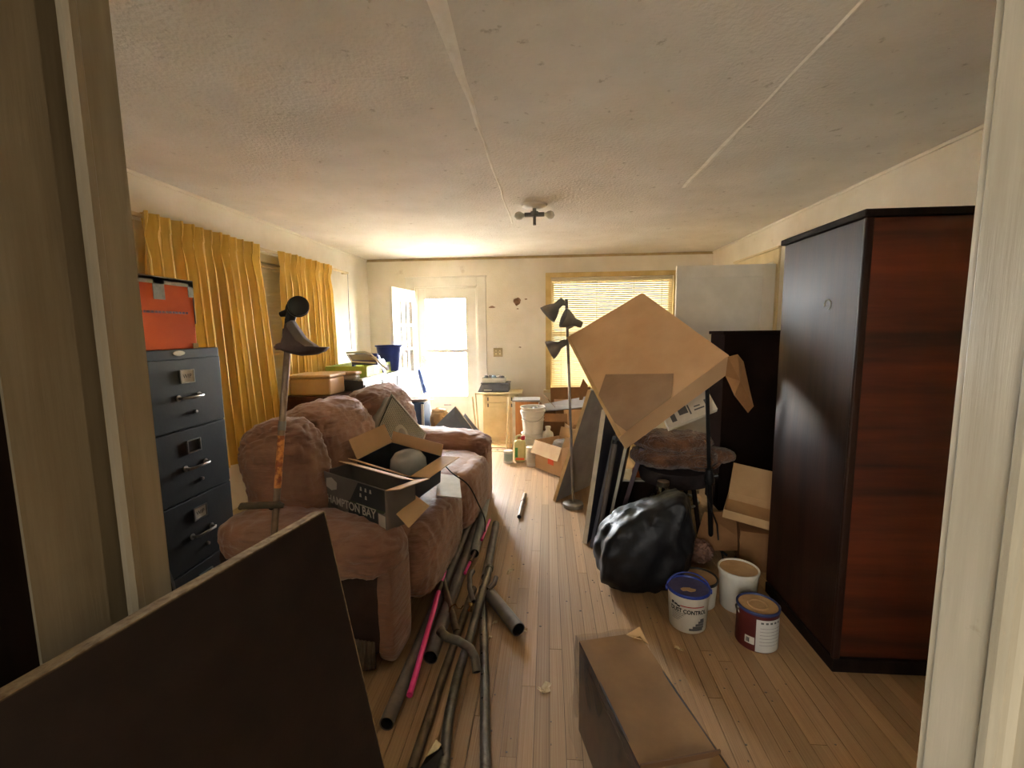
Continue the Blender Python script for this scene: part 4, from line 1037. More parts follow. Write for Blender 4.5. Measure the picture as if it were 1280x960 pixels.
pipe('conduit_pipe', 'straight conduit with a row of drilled holes', [fl3((603, 735), .03), fl3((606, 850), .022), fl3((607, 985), .020)], .019, pipe_g, holes=6)
pipe('drain_pipe', 'short dark pipe offcut angled across the floorboards', [fl3((612, 742), .045), fl3((648, 787), .036)], .034, pipe_d)
pipe('conduit_pipe', 'short tan pipe slanting between the dark pipes', [fl3((553, 724), .075), fl3((571, 790), .03)], .018, pipe_b)
pipe('elbow_fitting', 'bent grey metal elbow fitting with open socket on the pipes', [fl3((552, 790), .095), fl3((559, 797), .092), fl3((573, 801), .088), fl3((588, 811), .080), fl3((594, 823), .065), fl3((596, 840), .035)], .019, pipe_g, cat='fitting', group=None, collar=[(.0, .0225)])
pipe('hook_pipe', 'small curved dark pipe hook lying on the rusty conduit', [fl3((591, 714), .10), fl3((587, 720), .10), fl3((587, 735), .085), fl3((592, 752), .06)], .014, pipe_d, cat='fitting', group=None)
pipe('hook_pipe', 'small curved dark hook beside the short pipe offcut', [fl3((620, 722), .09), fl3((618, 729), .09), fl3((610, 737), .08)], .013, pipe_d, cat='fitting', group=None)
pipe('floor_tube', 'lone small tan tube with collar on the empty floor', [fl3((656, 618), .017), fl3((649, 646), .017)], .017, pipe_b, cat='tube', group=None, collar=[(.35, .021)], wall=.003)
def rod_(name, label, pts, r, mat, group=None):
    e = thing(name, label, 'tube', loc=(pts[-1].x, pts[-1].y, 0), group=group)
    MB().tube(pts, r, 12).build('tube', mat, e, smooth=40)
    return e
e = rod_('pink_tube', 'long hot pink metal tube lying on the dark pipes', [fl3((556, 713), .085), fl3((512, 869), .075)], .0125, pink_m)
pk0, pk1 = fl3((556, 713), .085), fl3((512, 869), .075)
MB().tube([pk0.lerp(pk1, .14), pk0.lerp(pk1, .24)], .0130, 12).build('label_band', pipe_b, e, smooth=40)
e = rod_('pink_tube', 'short pink tube leaning by the grey drain pipe', [fl3((612, 650), .10), fl3((602, 675), .09)], .009, pink_m)
e = rod_('pink_tube', 'broken pink tube end between the dark pipes', [fl3((591, 695), .07), fl3((581, 717), .05)], .009, pink_m)
MB().tube([fl3((594, 690), .072), fl3((588, 702), .066)], .0105, 12).build('label_band', pipe_b, e, smooth=40)
e = thing('wire_hook', 'bent brass wire hook on the pipe pile', 'wire', loc=fl3((568, 760), .05))
MB().tube([fl3((561, 765), .06), fl3((564, 758), .07), fl3((569, 755), .075), fl3((572, 760), .07), fl3((576, 761), .065), fl3((579, 757), .06)], .0028, 6).build('wire', brass, e, smooth=60)
e = thing('brass_fitting', 'small brass fitting lying on the rusty conduit', 'fitting', loc=fl3((588, 760), .05))
MB().lathe([(0, 0), (.012, 0), (.012, .01), (.008, .012), (.008, .026), (.014, .028), (.012, .04), (0, .04)], 8, axis_m(fl3((587, 764), .05), (.2, .4, 1))).build('body', brass, e, smooth=40)
# ribbed roll by the sofa corner
c = P(456, 812, Z=.10)
e = thing('rubber_mat_roll', 'dark ribbed rubber roll lying against the near sofa arm', 'roll', loc=(c.x, c.y, 0))
prof = [(0, -.09)] + [(.07 + .004 * (i % 2), -.09 + .18 * i / 24) for i in range(25)] + [(0, .09)]
MB().lathe(prof, 26, axis_m((c.x - .05, c.y, .078), (.94, .34, 0))).build('roll', mk('dark_rubber', C(96, 80, 66), C(70, 58, 48), rough=.8, scale=20), e, smooth=30)
e = thing('black_scrap', 'splintered black board scrap at the foot of the pipes', 'scrap', loc=P(540, 955, Z=0))
MB().hexa([P(522, 965, Z=.01), P(545, 925, Z=.03), P(553, 935, Z=.05), P(560, 975, Z=.02)], V((0, 0, -.01))).build('board', black_plastic, e)
MB().hexa([P(533, 946, Z=.027), P(545, 925, Z=.036), P(552, 931, Z=.05), P(548, 937, Z=.046)], V((0, 0, .002))).build('splinters', dirt_m, e)

# ================================================================== ON THE SOFA
# --- printed light-fitting carton
zb = .585
A, B = P(405.6, 634, Z=zb), P(484, 665, Z=zb)
ex = (B - A); ex.z = 0; LW = ex.length; ex.normalize(); ey = V((-ex.y, ex.x, 0)); HH = .19
HM = frame_m((A + (B - A) / 2 + ey * .085) * 1, ex, ey, (0, 0, 1)); HM = Matrix.Translation((0, 0, 0)) @ HM
hbx = carton('light_kit_carton', 'grey printed carton lettered HAMPTON BAY on the sofa seat', HM, LW, .17, HH, steelgrey, inner=card, flaps=[('x+', 75, .10), ('y+', -70, .08)])
fm = lambda x_, z: frame_m((x_, -.0868, z), (1, 0, 0), (0, 0, 1), (0, -1, 0))
def fprint(name, poly, mat, d=.0860, par=hbx):
    b = MB(); n = len(poly); b.add([(x_, -d, z) for x_, z in poly], [tuple(range(n))]); return b.build(name, mat, par, world=False)
l2 = LW / 2
fprint('dark_print', [(-.02, HH * .46), (l2 - .005, HH * .46), (l2 - .005, HH - .004), (.05, HH - .004)], charcoal)
fprint('dark_print', [(-.02 - .02, .004), (l2 - .06, .004), (l2 - .06, HH * .40), (-.03, HH * .40)], charcoal)
fprint('green_band', [(-.05, HH * .40), (l2 - .02, HH * .40), (l2 - .005, HH * .47), (-.02, HH * .47)], blackgreen, .0862)
fprint('lantern_picture', [(-l2 + .03, HH * .62), (-l2 + .075, HH * .55), (-l2 + .12, HH * .62), (-l2 + .125, HH * .80), (-l2 + .08, HH * .90), (-l2 + .035, HH * .84)], print_w)
fprint('fitting_picture', [(-l2 + .06, HH * .12), (-l2 + .12, HH * .12), (-l2 + .125, HH * .22), (-l2 + .055, HH * .22)], ink_g)
fprint('lamp_picture', [(l2 - .055, .006), (l2 - .008, .006), (l2 - .008, HH * .36), (l2 - .055, HH * .38)], print_w)
for i, (x_, z) in enumerate(((.07, .83), (.105, .83), (.14, .83), (.065, .67), (.105, .64))):
    fprint('icon', [(x_ - .008, HH * z - .006), (x_ + .008, HH * z - .006), (x_ + .005, HH * z + .012), (x_ - .005, HH * z + .012)], print_w, .0863)
fprint('caption', [(.03, HH * .425), (l2 - .07, HH * .425), (l2 - .07, HH * .45), (.03, HH * .45)], print_w, .0865)
fprint('caption', [(.0, HH * .10), (.10, HH * .10), (.10, HH * .13), (.0, HH * .13)], print_w, .0865)
lettering('HAMPTON BAY', .056, fm(-.02, HH * .30), print_w, hbx, sx=.98, bold=.0012)
# hanging flap of the printed carton
fq = [P(490, 637, Y=1.93), P(515, 616, Y=2.05), P(537, 632, Y=1.98), P(511, 660, Y=1.86)]
MB().hexa(fq, V((.0, .004, -.002))).build('flap', card, hbx)
# --- second carton, dark outside, open with a glass globe in it
_o = P(500, 606, Y=2.50)
M2 = frame_m((_o.x, _o.y, _o.z), (.93, -.32, -.14), (.34, .93, .10), (.10, -.14, .985))
c2 = carton('open_carton', 'dark open carton with tan flaps holding a glass globe on the sofa', M2, .36, .30, .17, charcoal, inner=card, flaps=[('y-', 62, .075), ('x-', 30, .12), ('y+', 12, .07), ('x+', 78, .12)])
gb = thing('glass_globe', 'frosted white glass lamp globe sitting in the open dark carton', 'lamp globe', loc=M2 @ V((.05, .02, .01)))
MB().lathe([(.045, .0), (.05, .012), (.085, .05), (.105, .10), (.10, .15), (.075, .185), (.04, .20), (0, .205)], 28).build('globe', globe_m, gb, world=False, smooth=60)
# --- box fan lying back
fT, fR, fL = P(488, 491, Y=3.06), P(537, 547, Y=3.30), P(477, 543, Y=2.82)
e1 = fR - fT; e2 = fL - fT; e2 = (e2 - e1 * (e2.dot(e1) / e1.dot(e1)))
nf = e1.cross(e2).normalized()
if nf.y > 0: nf = -nf
e2 = e2.normalized() * .40; e1 = e1.normalized() * .44
FMx = frame_m(fT + (e1 + e2) / 2, e1, nf.cross(e1), nf)
fn_ = thing('box_fan', 'beige box fan with perforated grille tipped on the sofa', 'fan', M=FMx)
hw, hh = .22, .20
cs_b = MB(); cushion(cs_b, (0, 0, -.065), (hw * 2, hh * 2, .125), 9, 14); cs_b.build('case', fan_m, fn_, world=False, smooth=40)
g = MB(); k_ = -hw + .03
while k_ < hw - .025: g.box(k_, k_ + .0045, -hh + .025, hh - .025, .001, .006); k_ += .0145
k_ = -hh + .03
while k_ < hh - .025: g.box(-hw + .025, hw - .025, k_, k_ + .0045, .002, .007); k_ += .0145
o = g.build('grille', grille_m, fn_, world=False); o['kind'] = 'stuff'
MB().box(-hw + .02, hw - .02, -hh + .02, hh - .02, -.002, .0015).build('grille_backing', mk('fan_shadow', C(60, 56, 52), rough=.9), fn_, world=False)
r_ = MB(); ring = [(hw - .012, hh - .012), (-hw + .012, hh - .012), (-hw + .012, -hh + .012), (hw - .012, -hh + .012), (hw - .012, hh - .012)]
r_.tube([V((a, b, .004)) for a, b in ring], .008, 8); r_.build('front_rim', grille_m, fn_, world=False, smooth=40)
MB().lathe([(0, .012), (.055, .012), (.068, .006)], 28).build('centre_badge', grille_m, fn_, world=False, smooth=40)
MB().lathe([(0, .014), (.035, .014), (.04, .012)], 24).build('badge_ring', fan_m, fn_, world=False, smooth=40)
# --- white card, tan scrap on the seats
wc_ = [P(545, 591, Z=.56), P(574, 595, Z=.56), P(577, 622, Z=.55), P(546, 619, Z=.55)]
e = thing('white_card', 'white rectangular card lying on the sofa beside the open carton', 'card', loc=wc_[0])
MB().hexa(wc_, V((0, 0, -.006))).build('card', paper, e)
e = thing('cardboard_scrap', 'flattened tan cardboard piece on the sofa seat under the near cushion', 'cardboard', loc=P(415, 612, Z=.53))
MB().hexa([P(383, 616, Z=.53), P(420, 601, Z=.53), P(440, 612, Z=.535), P(400, 632, Z=.535)], V((0, 0, -.006))).build('sheet', card, e)
# --- two boards standing on a corner past the sofa arm
for i, (px, lab, th_, col_) in enumerate((([(569, 508), (604, 555), (555, 612), (520, 556)], 'haze-toned blue-grey square board tipped on its corner past the sofa arm', .012, panel_blue), ([(581, 517), (613, 556), (592, 589), (556, 560)], 'brown-edged board standing behind the blue-grey square board', .016, panel_g))):
    yy = 4.10 + .05 * i
    qq = [P(*a, Y=yy + .10 * (1 if k_ == 0 else 0)) for k_, a in enumerate(px)]
    dz = qq[2].z
    e = thing('square_board', lab, 'board', loc=(qq[2].x, qq[2].y, 0))
    qq[2].z = max(.0, qq[2].z) if i == 0 else .0
    MB().hexa(qq, V((0, th_, 0))).build('board', col_, e)
    if i == 0: MB().hexa([qq[0], qq[1], qq[1] + V((0, th_, 0)), qq[0] + V((0, th_, 0))], V((.003, 0, .004))).build('edge', panel_w, e)

# ================================================================== BEHIND THE SOFA
lab3 = ['grey steel filing cabinet with labelled drawer nearest the front door', 'grey steel filing cabinet in the middle of the row behind the sofa', 'grey steel filing cabinet at the near end of the row behind the sofa']
for i in range(3):
    filing('grey_filing_cabinet', lab3[i], facing_x(-1.72, 5.31 - .47 * i), .46, .52, 3, .31, grey_steel, [None, '', ''] if i == 0 else [None, None, None], group='grey filing cabinets')
GT = 1.0
# lime carton
e = carton('lime_carton', 'lime green carton with dark lettering on the grey filing cabinets', Matrix.Translation((-1.98, 4.80, GT)) @ Matrix.Rotation(R(90), 4, 'Z'), .94, .42, .12, green_m, cat='box')
for (a, b_) in ((-.22, .16), (.10, .14)):
    MB().box(a - b_ / 2, a + b_ / 2, -.2115, -.2105, .03, .09).build('printed_panel', ink_g, e, world=False)
for k_ in range(6): MB().box(-.10 + .028 * k_, -.082 + .028 * k_, -.2118, -.2106, .045, .072).build('printed_mark', ink, e, world=False)
# blue bucket in the carton, blue step stool, folded chair frame
bp = P(487, 442, Y=5.12)
e = thing('blue_bin', 'blue plastic waste bin standing in the lime carton', 'bin', loc=(bp.x, 5.12, GT + .01))
MB().lathe([(0, 0), (.11, 0), (.145, .27), (.16, .275), (.16, .29), (.14, .288), (.108, .01), (0, .008)], 28).build('body', blue_pl, e, world=False, smooth=40)
bp = P(459, 447, Y=4.78)
e = thing('blue_stool', 'bright blue plastic step stool lying in the lime carton', 'stool', loc=(bp.x, 4.78, GT + .02))
MB().box(-.13, .12, -.03, .03, .17, .205).build('top', blue_pl, e, world=False, bevel=.012)
for sg in (-1, 1):
    MB().hexa([(sg * .11, -.025, .18), (sg * .13, -.025, .18), (sg * .19, -.025, .0), (sg * .16, -.025, .0)], V((0, .05, 0))).build('leg', blue_pl, e, world=False)
e = thing('white_basket', 'white wire framed tray leaning on the lime carton', 'tray', loc=P(455, 460, Y=4.55).to_2d().to_3d() + V((0, 0, GT)))
fr_px = [(433, 441), (456, 440), (464, 443), (478, 457), (484, 462)]
MB().tube([P(*a, Y=4.50) for a in fr_px], .010, 8).build('frame', white_paint, e, smooth=50)
MB().tube([P(*a, Y=4.50) for a in ((434, 443), (440, 452), (470, 454))], .008, 8).build('frame', white_paint, e, smooth=50)
tq_ = [P(435, 443, Y=4.52), P(460, 442, Y=4.52), P(472, 453, Y=4.50), P(441, 452, Y=4.50)]
MB().hexa(tq_, V((0, .015, -.01))).build('tray_bottom', fan_m, e)
MB().hexa([P(439, 450, Y=4.5), P(470, 450, Y=4.5), P(473, 456, Y=4.5), P(440, 456, Y=4.5)], V((0, .22, 0))).build('tray_base', mk('violet_grey_plastic', C(110, 106, 150), rough=.5), e)
# dresser under the window behind the sofa with tan totes
ds = thing('low_dresser', 'reddish brown low dresser behind the sofa under the window', 'dresser', loc=(-2.05, 3.95, 0))
dz = P(345, 496, Y=3.76).z
MB().box(-2.29, -1.86, 3.78, 4.12, .05, dz - .025).build('carcass', mk('reddish_wood', C(112, 66, 44), C(84, 48, 32), rough=.5, scale=4, stretch=(4, 1, 4)), ds, bevel=.004)
MB().box(-2.30, -1.84, 3.765, 4.13, dz - .025, dz).build('top', MATS['reddish_wood'], ds, bevel=.005)
MB().box(-2.28, -1.9, 3.8, 4.1, 0, .05).build('plinth', dark_wood, ds)
for k_ in range(3): MB().box(-1.86, -1.848, 3.80, 4.10, .08 + (dz - .12) / 3 * k_, .06 + (dz - .12) / 3 * (k_ + 1)).build('drawer', MATS['reddish_wood'], ds, bevel=.004)
def tote(label, x0, x1, y0, y1, z0, z1, m_, lid_m):
    e = thing('storage_tote', label, 'tote', loc=((x0 + x1) / 2, (y0 + y1) / 2, z0))
    MB().box(x0 + .01, x1 - .01, y0 + .01, y1 - .01, z0, z1 - .03).build('body', m_, e, bevel=.02, seg=3)
    MB().box(x0, x1, y0, y1, z1 - .03, z1).build('lid', lid_m, e, bevel=.012, seg=3)
tz = P(372, 469, Y=3.80).z
tote('tan plastic storage tote on the reddish dresser', -2.27, -1.88, 3.79, 4.11, dz, tz, tan_pl, tan_pl)
tote('glossy pale storage tote beside the tan tote behind the sofa', -2.22, -1.80, 4.15, 4.29, 1.0, 1.08, mk('pale_tote', C(196, 184, 168), rough=.25), tan_pl)
e = thing('white_plank', 'narrow white plank lying across the top behind the sofa back', 'plank', loc=(-1.77, 4.5, 1.004))
MB().hexa([V((-1.725, 4.10, 1.001)), V((-1.725, 4.75, 1.001)), V((-1.725, 4.75, 1.02)), V((-1.725, 4.10, 1.02))], V((-.04, 0, 0))).build('plank', panel_w, e)
# small dark-blue appliance with papers, near the inner door
ap = thing('small_fridge', 'small dark blue appliance with papers on top near the front door', 'appliance', loc=(-1.52, 5.25, 0))
ax0, ax1 = P(509, 510, Y=5.05).x, P(530, 510, Y=5.05).x; az = P(520, 503, Y=5.05).z
ax0 = -1.70
MB().box(ax0, ax1, 5.05, 5.33, .0, az).build('body', mk('slate_blue_enamel', C(66, 84, 112), rough=.5), ap, bevel=.01)
MB().box(ax1 - .03, ax1, 5.03, 5.05, .05, az - .02).build('door_edge', white_paint, ap, bevel=.004)
e = thing('paper_pile', 'untidy pile of white papers on the dark blue appliance', 'papers', loc=((ax0 + ax1) / 2, 5.25, az))
for k_ in range(6):
    Mk = Matrix.Translation(((ax0 + ax1) / 2 + random.uniform(-.04, .04), 5.2 + random.uniform(-.06, .06), az + .008 * k_)) @ Matrix.Rotation(random.uniform(-.5, .5), 4, 'Z')
    MB().box(-.15, .15, -.11, .11, 0, .006, Mk).build('sheet', paper if k_ != 3 else mk('pink_paper', C(232, 150, 130), rough=.8), e)
# broom with blue grip leaning by the door
b0, b1 = P(543, 531, Y=5.42), P(521, 452, Y=5.75)
e = thing('mop', 'white handled mop with blue grip leaning by the front door', 'mop', loc=(b0.x, b0.y, 0))
bb = b0 + (b0 - b1) * (b0.z / (b1.z - b0.z))
MB().tube([bb + V((0, 0, .02)), b1], .011, 10).build('handle', white_paint, e, smooth=40)
MB().tube([b1.lerp(b0, .14), b1.lerp(b0, .50)], .026, 12).build('grip', mk('slate_blue_grip', C(84, 108, 160), rough=.6), e, smooth=40)
MB().tube([b1, b1 + V((-.02, 0, .05))], .007, 8).build('hanger', white_paint, e, smooth=40)
MB().box(bb.x - .12, bb.x + .12, bb.y - .04, bb.y + .04, 0, .05).build('head', white_pl, e, bevel=.01)
e = thing('cream_bag', 'crumpled cream paper bag on the floor beside the mop', 'bag', loc=P(548, 525, Y=5.2).to_2d().to_3d())
b = MB(); cushion(b, (e.location.x, 5.25, .27), (.20, .16, .55), 4, 14, .05, 3, None, 8); b.build('bag', card_l, e, smooth=30)

# ================================================================== REAR CORNER
# white cabinet by the front door
cx0, cx1 = -.83, -.40
wcab = thing('white_cabinet', 'small cream painted cabinet against the rear wall', 'cabinet', loc=(-.6, 5.85, 0))
cz = P(620, 491, Y=5.68).z
MB().box(cx0, cx1, 5.70, 6.02, .04, cz - .02).build('carcass', paint, wcab, bevel=.004)
MB().box(cx0 - .02, cx1 + .07, 5.67, 6.03, cz - .02, cz).build('top', paint, wcab, bevel=.004)
dr_ = MB().box(cx0 + .03, cx1 - .02, 5.682, 5.70, .09, cz - .13).build('door', paint, wcab, bevel=.004)
MB().box(cx0 + .09, cx1 - .06, 5.674, 5.682, .16, cz - .18).build('door_panel', paint, dr_, bevel=.004)
MB().box(cx0 + .03, cx1 - .02, 5.682, 5.70, cz - .12, cz - .035).build('drawer', paint, wcab, bevel=.004)
for xx in (cx0 + .07, cx1 - .06):
    for zz in (cz - .08, cz - .16): MB().box(xx - .008, xx + .008, 5.672, 5.684, zz - .022, zz + .022).build('hinge', ink_g, wcab)
MB().box(cx0 - .01, cx1 + .01, 5.68, 6.02, 0, .04).build('plinth', paint, wcab)
# folding tray-table frame in front
tt = thing('tray_table', 'cream folding tray table frame in front of the small cabinet', 'table', loc=(-.66, 5.45, 0))
f0, f1 = P(594, 492, Y=5.5), P(613, 556, Y=5.2)
MB().tube([(f0.x, 5.50, .69), (f0.x + .10, 5.18, .01)], .009, 8).build('leg', paint, tt, smooth=40)
MB().tube([(f0.x + .42, 5.50, .69), (f0.x + .40, 5.18, .01)], .009, 8).build('leg', paint, tt, smooth=40)
MB().tube([(f0.x + .02, 5.18, .69), (f0.x + .02, 5.50, .01)], .009, 8).build('leg', paint, tt, smooth=40)
MB().tube([(f0.x + .42, 5.18, .69), (f0.x + .42, 5.50, .01)], .009, 8).build('leg', paint, tt, smooth=40)
MB().tube([(f0.x + .10, 5.18, .05), (f0.x + .40, 5.18, .05)], .007, 8).build('cross_bar', paint, tt, smooth=40)
MB().tube([(f0.x, 5.50, .685), (f0.x + .43, 5.50, .685)], .008, 8).build('cross_bar', paint, tt, smooth=40)
# grey box with clear tray on the cabinet
gx0, gx1 = P(599, 488, Y=5.74).x, P(636, 488, Y=5.74).x; gz = P(618, 480, Y=5.74).z
e = thing('grey_printer', 'flat grey machine on the small cream cabinet', 'machine', loc=((gx0 + gx1) / 2, 5.86, cz))
MB().box(gx0 + .03, gx1, 5.74, 5.98, cz, gz).build('body', mk('blue_grey_plastic', C(106, 108, 118), rough=.5), e, bevel=.012)
MB().hexa([(gx0 + .03, 5.742, gz), (gx0 - .02, 5.742, cz), (gx0 + .04, 5.742, cz), (gx0 + .05, 5.742, gz)], V((0, .23, 0))).build('side_tray', MATS['blue_grey_plastic'], e)
MB().box(gx0 + .02, gx1 + .01, 5.735, 5.985, gz, gz + .012).build('lid', MATS['blue_grey_plastic'], e, bevel=.004)
MB().box(gx0 + .06, gx1 - .22, 5.738, 5.742, cz + .02, cz + .03).build('paper_slot', white_paint, e)
e = carton('clear_tray', 'clear plastic tray of oddments on the flat grey machine', Matrix.Translation(((gx0 + gx1) / 2 - .01, 5.86, gz + .012)), .30, .2, .06, MATS['milky_film'] if False else white_pl, cat='tray', t=.004)
for k_ in range(5):
    b = MB(); cushion(b, (-.11 + .055 * k_, random.uniform(-.05, .05), .05), (.06, .06, .07), 3, 6, .01, k_); b.build('oddment', (ink_g, pipe_d, panel_blue, fan_m, ink_g)[k_], e, world=False, smooth=40)
# orange plywood cabinet beside the buckets
e = thing('plywood_box', 'orange plywood box standing behind the white buckets', 'box', loc=(-.28, 5.55, 0))
MB().box(-.40, -.12, 5.42, 5.66, 0, .60).build('body', ply, e, bevel=.003)
MB().box(-.43, -.395, 5.40, 5.42, 0, .61).build('front_rail', panel_w, e); MB().box(-.43, -.1, 5.39, 5.67, .60, .62).build('top', panel_g, e)
# stacked white buckets
def bucket(name, label, c, r, h, fill=None, group=None, lift=0):
    e = thing(name, label, 'bucket', loc=(c[0], c[1], lift), group=group)
    MB().lathe([(0, 0), (r * .82, 0), (r * .95, h * .80), (r * 1.05, h * .81), (r * 1.05, h * .86), (r * .97, h * .87), (r, h - .012), (r * 1.05, h - .01), (r * 1.05, h), (r * .96, h), (r * .80, .012), (0, .012)], 30).build('body', white_pl, e, world=False, smooth=35)
    for zz in (.5, .62): MB().lathe([(r * .90, h * zz - .006), (r * .955, h * zz), (r * .90, h * zz + .006)], 30, cap=False).build('rib', white_pl, e, world=False, smooth=35)
    pts = [(r * 1.0 * math.cos(a), -r * 1.06 * abs(math.sin(a)) - .01, h * .83 - .10 * math.sin(a)) for a in [math.pi * i / 12 for i in range(13)]]
    MB().tube(pts, .003, 6).build('bail_handle', chrome, e, world=False, smooth=50)
    if fill:
        for k_ in range(5):
            Mk = Matrix.Translation((random.uniform(-.05, .05), random.uniform(-.05, .05), h - .05)) @ Euler((random.uniform(-.6, .6), random.uniform(-.6, .6), k_)).to_matrix().to_4x4()
            MB().box(-.05, .05, -.03, .03, 0, .012, Mk).build('rubble', panel_g, e, world=False)
    return e
bc = P(669, 566, Z=0); by = 5.08
bxm = P(667, 545, Y=by).x
bucket('white_bucket', 'white ribbed bucket at the bottom of the bucket stack', (bxm, by), .135, .30)
bucket('white_bucket', 'white bucket of rubble standing on another bucket', (P(666, 520, Y=by).x, by), .135, .30, fill=1, lift=.30)
e = thing('white_bottle', 'white plastic bottle standing next to the bucket stack', 'bottle', loc=(P(685, 560, Y=4.95).x, 4.95, 0))
MB().lathe([(0, 0), (.058, 0), (.062, .01), (.062, .30), (.055, .33), (.03, .35), (.026, .36), (.026, .385), (0, .39)], 22).build('body', white_pl, e, world=False, smooth=40)
MB().box(-.03, .03, -.075, -.055, .18, .32).build('handle', white_pl, e, world=False, bevel=.01)
MB().lathe([(0, .375), (.03, .375), (.03, .40), (0, .402)], 16).build('cap', white_paint, e, world=False, smooth=40)
# weed-killer style jug, two cans
def can(label, base, r, h, m_, band=None):
    c = P(*base, Z=0); e = thing('tin_can', label, 'can', loc=(c.x, c.y, 0))
    MB().lathe([(0, 0), (r, 0), (r * 1.02, .004), (r, .01), (r, h - .01), (r * 1.03, h - .004), (r * .95, h), (0, h - .006)], 24).build('body', m_, e, world=False, smooth=40)
    if band: MB().lathe([(r + .001, h * .2), (r + .0015, h * .8)], 24, cap=False).build('label_band', band, e, world=False, smooth=40)
can('small pale tin beside the green and yellow jug', (635.5, 578), .050, .135, white_pl, mk('pale_green_label', C(186, 200, 180), rough=.5))
can('taller white tin between the jug and the open carton', (664.5, 582), .052, .21, white_pl, panel_w)
c = P(650, 577, Z=0)
e = thing('spray_jug', 'cream plastic jug with red cap and green label on the floor', 'jug', loc=(c.x, c.y, 0))
b = MB(); cushion(b, (0, 0, .125), (.13, .085, .25), 5, 14); b.build('body', mk('cream_jug', C(222, 216, 150), rough=.4), e, world=False, smooth=60)
b = MB(); b.tube([(-.04, 0, .24), (-.035, 0, .285), (.0, 0, .30), (.03, 0, .27)], .013, 10); b.build('handle', MATS['cream_jug'], e, world=False, smooth=60)
MB().lathe([(.022, .25), (.024, .256), (.024, .29), (0, .293)], 16, Matrix.Translation((.035, 0, 0))).build('cap', red_m, e, world=False, smooth=40)
MB().box(-.05, -.02, -.0455, -.0425, .06, .17).build('green_label', mk('green_label', C(92, 170, 96), rough=.5), e, world=False); MB().box(-.045, .05, -.0455, -.0425, .03, .055).build('pink_label', sticker, e, world=False)
# open carton with orange sticker
oc0, oc1, oc2 = P(662, 587, Z=0), P(702, 597, Z=0), P(716, 580, Z=0)
oc0 = P(669, 584, Z=0)
ex = (oc1 - oc0); ex.z = 0; OL = ex.length; ex.normalize(); ey = V((-ex.y, ex.x, 0)); OW = .34; OH = .30
OM = frame_m((oc0 + oc1) / 2 + ey * OW / 2, ex, ey, (0, 0, 1))
e = carton('sticker_carton', 'open tan carton with an orange sticker on the floor', OM, OL, OW, OH, card, flaps=[('y-', 155, .14), ('x+', 25, .12), ('y+', 15, .1)], inner=card_l)
MB().box(-.0, .09, -OW / 2 - .002, -OW / 2, .09, .17).build('sticker', sticker, e, world=False)
e = thing('picture_frame', 'small white framed card poking out of the open tan carton', 'frame', M=OM @ Matrix.Translation((.07, .02, .18)) @ Euler((R(65), R(40), 0)).to_matrix().to_4x4())
MB().box(-.09, .09, -.07, .07, 0, .012).build('frame', panel_w, e, world=False, bevel=.003); MB().box(-.065, .065, -.05, .05, .012, .014).build('mat', panel_g, e, world=False)
e = thing('dark_bundle', 'dark cloth bundle stuffed in the open tan carton', 'cloth', M=OM @ Matrix.Translation((-.02, .06, .14)))
b = MB(); cushion(b, (0, 0, .06), (.26, .2, .22), 2.5, 12, .03, 4, None, 10); b.build('bundle', panel_g, e, world=False, smooth=60)
# cartons under the window
for lab, M_, L_, W_, H_, m_, fl_p in (
    ('grey-brown carton with raised lid flaps below the rear window', Matrix.Translation((.32, 5.62, 0)) @ Matrix.Rotation(.15, 4, 'Z'), .52, .40, .52, card_d, [('y-', -62, .18), ('x-', 40, .15), ('y+', 10, .2)]),
    ('brown carton standing between the buckets and the lamp', Matrix.Translation((.08, 5.30, 0)) @ Matrix.Rotation(-.1, 4, 'Z'), .30, .26, .50, card_d, [('y-', 150, .10), ('x-', 20, .1)]),
    ('tan carton with blue tape behind the leaning panels', Matrix.Translation((.40, 5.05, 0)) @ Matrix.Rotation(.2, 4, 'Z'), .38, .32, .40, card, [('y-', 60, .14), ('x+', 40, .12), ('y+', 8, .14)])):
    e = carton('brown_carton', lab, M_, L_, W_, H_, m_, flaps=fl_p)
    if 'blue' in lab: MB().box(.0, .06, -W_ / 2 - .002, -W_ / 2, H_ - .07, H_).build('blue_tape', blue_pl, e, world=False)
e = thing('loose_board', 'long grey board tilted over the cartons below the window', 'board', loc=P(700, 508, Y=5.45))
MB().hexa([P(678, 505, Y=5.5), P(735, 495, Y=5.3), P(738, 508, Y=5.2), P(680, 514, Y=5.4)], V((0, .01, -.012))).build('board', panel_g, e)
e = thing('white_trim_board', 'white trim boards standing upright below the blind', 'board', loc=(.55, 5.7, 0))
for (a, b_) in ((740, 736), (747, 741)):
    t_, o_ = P(a, 482, Y=5.72), P(b_, 560, Y=5.55); o_.z = 0
    MB().hexa([o_, o_ + V((.05, 0, 0)), t_ + V((.05, 0, 0)), t_], V((0, .015, 0))).build('strip', panel_c, e)
e = thing('dust_sheet', 'dusty flattened carton on the floor before the small cabinet', 'cardboard', loc=P(620, 556, Z=0))
MB().hexa([P(606, 559, Z=.012), P(640, 559, Z=.012), P(640, 551, Z=.012), P(612, 551, Z=.012)], V((0, 0, -.01))).build('sheet', panel_c, e)

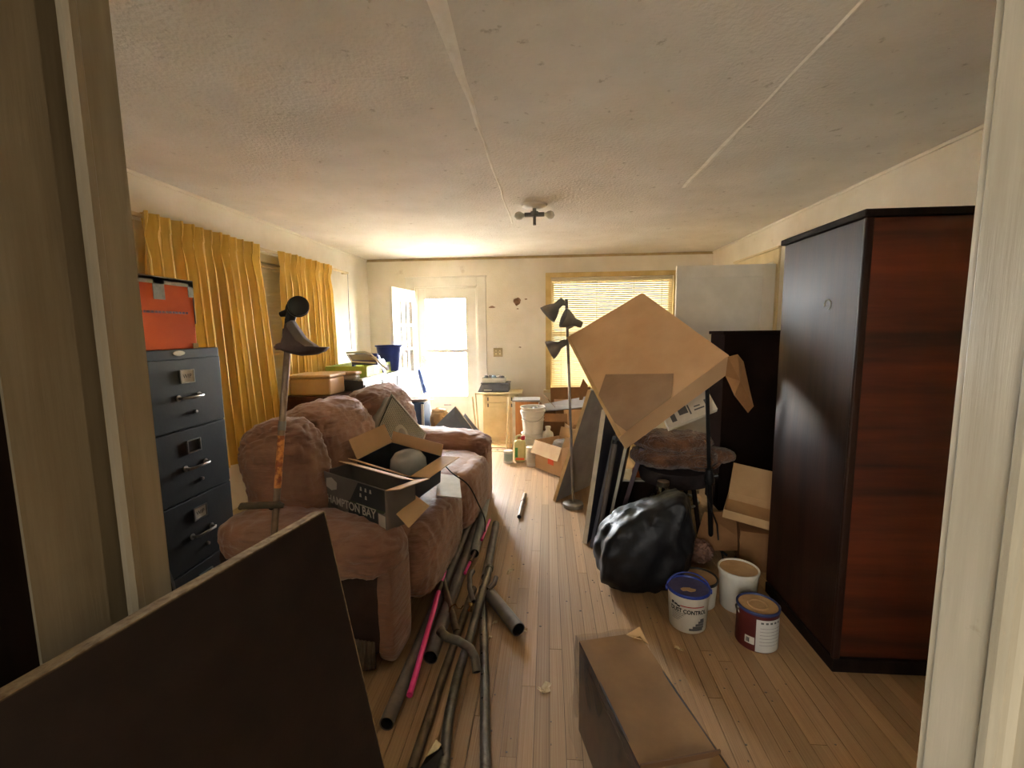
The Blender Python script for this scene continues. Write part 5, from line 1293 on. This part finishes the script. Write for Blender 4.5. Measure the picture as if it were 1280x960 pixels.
# ================================================================== SMALL SCRAPS AND CORDS
def cord(name, label, pts, r, mat):
    e = thing(name, label, 'cord', loc=pts[-1]); 
    P_ = []
    for i in range(len(pts) - 1):
        a = pts[max(i - 1, 0)]; b = pts[i]; c = pts[i + 1]; d = pts[min(i + 2, len(pts) - 1)]
        for k_ in range(6):
            t = k_ / 6; P_.append(.5 * ((2 * b) + (c - a) * t + (2 * a - 5 * b + 4 * c - d) * t * t + (3 * b - a - 3 * c + d) * t ** 3))
    P_.append(pts[-1]); MB().tube(P_, r, 6).build('cord', mat, e, smooth=60)
cord('power_cord', 'thin dark cord trailing off the sofa end onto the pipes', [P(553, 578, Y=2.75), P(566, 592, Y=2.70), P(585, 606, Y=2.66), P(598, 630, Y=2.72), P(606, 650, Y=2.80), P(606, 668, Z=.06)], .004, black_plastic)
cord('power_cord', 'grey cord hanging down beside the black filing cabinet', [P(196, 690, X=-1.63), P(205, 702, X=-1.62), P(214, 722, X=-1.60), P(220, 745, X=-1.60), V((-1.6, 1.75, .02))], .005, ink_g)
random.seed(11)
scr = [((683, 862), .036, 'white torn paper scrap on the boards left of the film-wrapped carton'), ((638, 715), .030, 'curled plaster scrap on the boards right of the pipes'), ((656, 789), .022, 'small plaster sliver beside the short pipe offcut'), ((619, 780), .018, 'small plaster chip between the pipes and the offcut'), ((612, 798), .016, 'tiny plaster chip beside the drilled conduit'),
       ((848, 813), .022, 'pale wood splinter on the floor before the compound pail'), ((593, 814), .016, 'white chip lying behind the elbow fitting'), ((622, 563), .03, 'dark leaf scrap near the small cream cabinet'), ((612, 572), .025, 'dark crumb on the floor near the square boards'), ((676, 864), .02, 'small white plaster flake beside the torn paper scrap')]
for (px, s_, lab) in scr:
    c = P(*px, Z=0); poly = [(s_ * math.cos(a) * random.uniform(.5, 1.2), s_ * .6 * math.sin(a) * random.uniform(.5, 1.2)) for a in [i * math.pi / 4.5 for i in range(9)]]
    b = MB(); n = len(poly)
    b.add([(x_, y_, .002 + random.uniform(0, .012)) for x_, y_ in poly] + [(0, 0, .004)], [(i, (i + 1) % n, n) for i in range(n)], Matrix.Translation((c.x, c.y, .001)) @ Matrix.Rotation(random.uniform(0, 3), 4, 'Z'))
    tag(b.build('scrap', dirt_m if 'dark' not in lab else pipe_d, solid=.002), lab, 'scrap')
crumb = MB(); random.seed(5)
for k_ in range(260):
    x_ = random.uniform(-.35, 1.1); y_ = random.uniform(1.2, 5.4); s_ = random.uniform(.002, .006)
    crumb.box(x_, x_ + s_ * random.uniform(.6, 2), y_, y_ + s_, .0003, .0003 + s_ * .4)
o = tag(crumb.build('floor_crumbs', pipe_d), 'fine dark crumbs and grit scattered over the floorboards', 'grit'); o['kind'] = 'stuff'
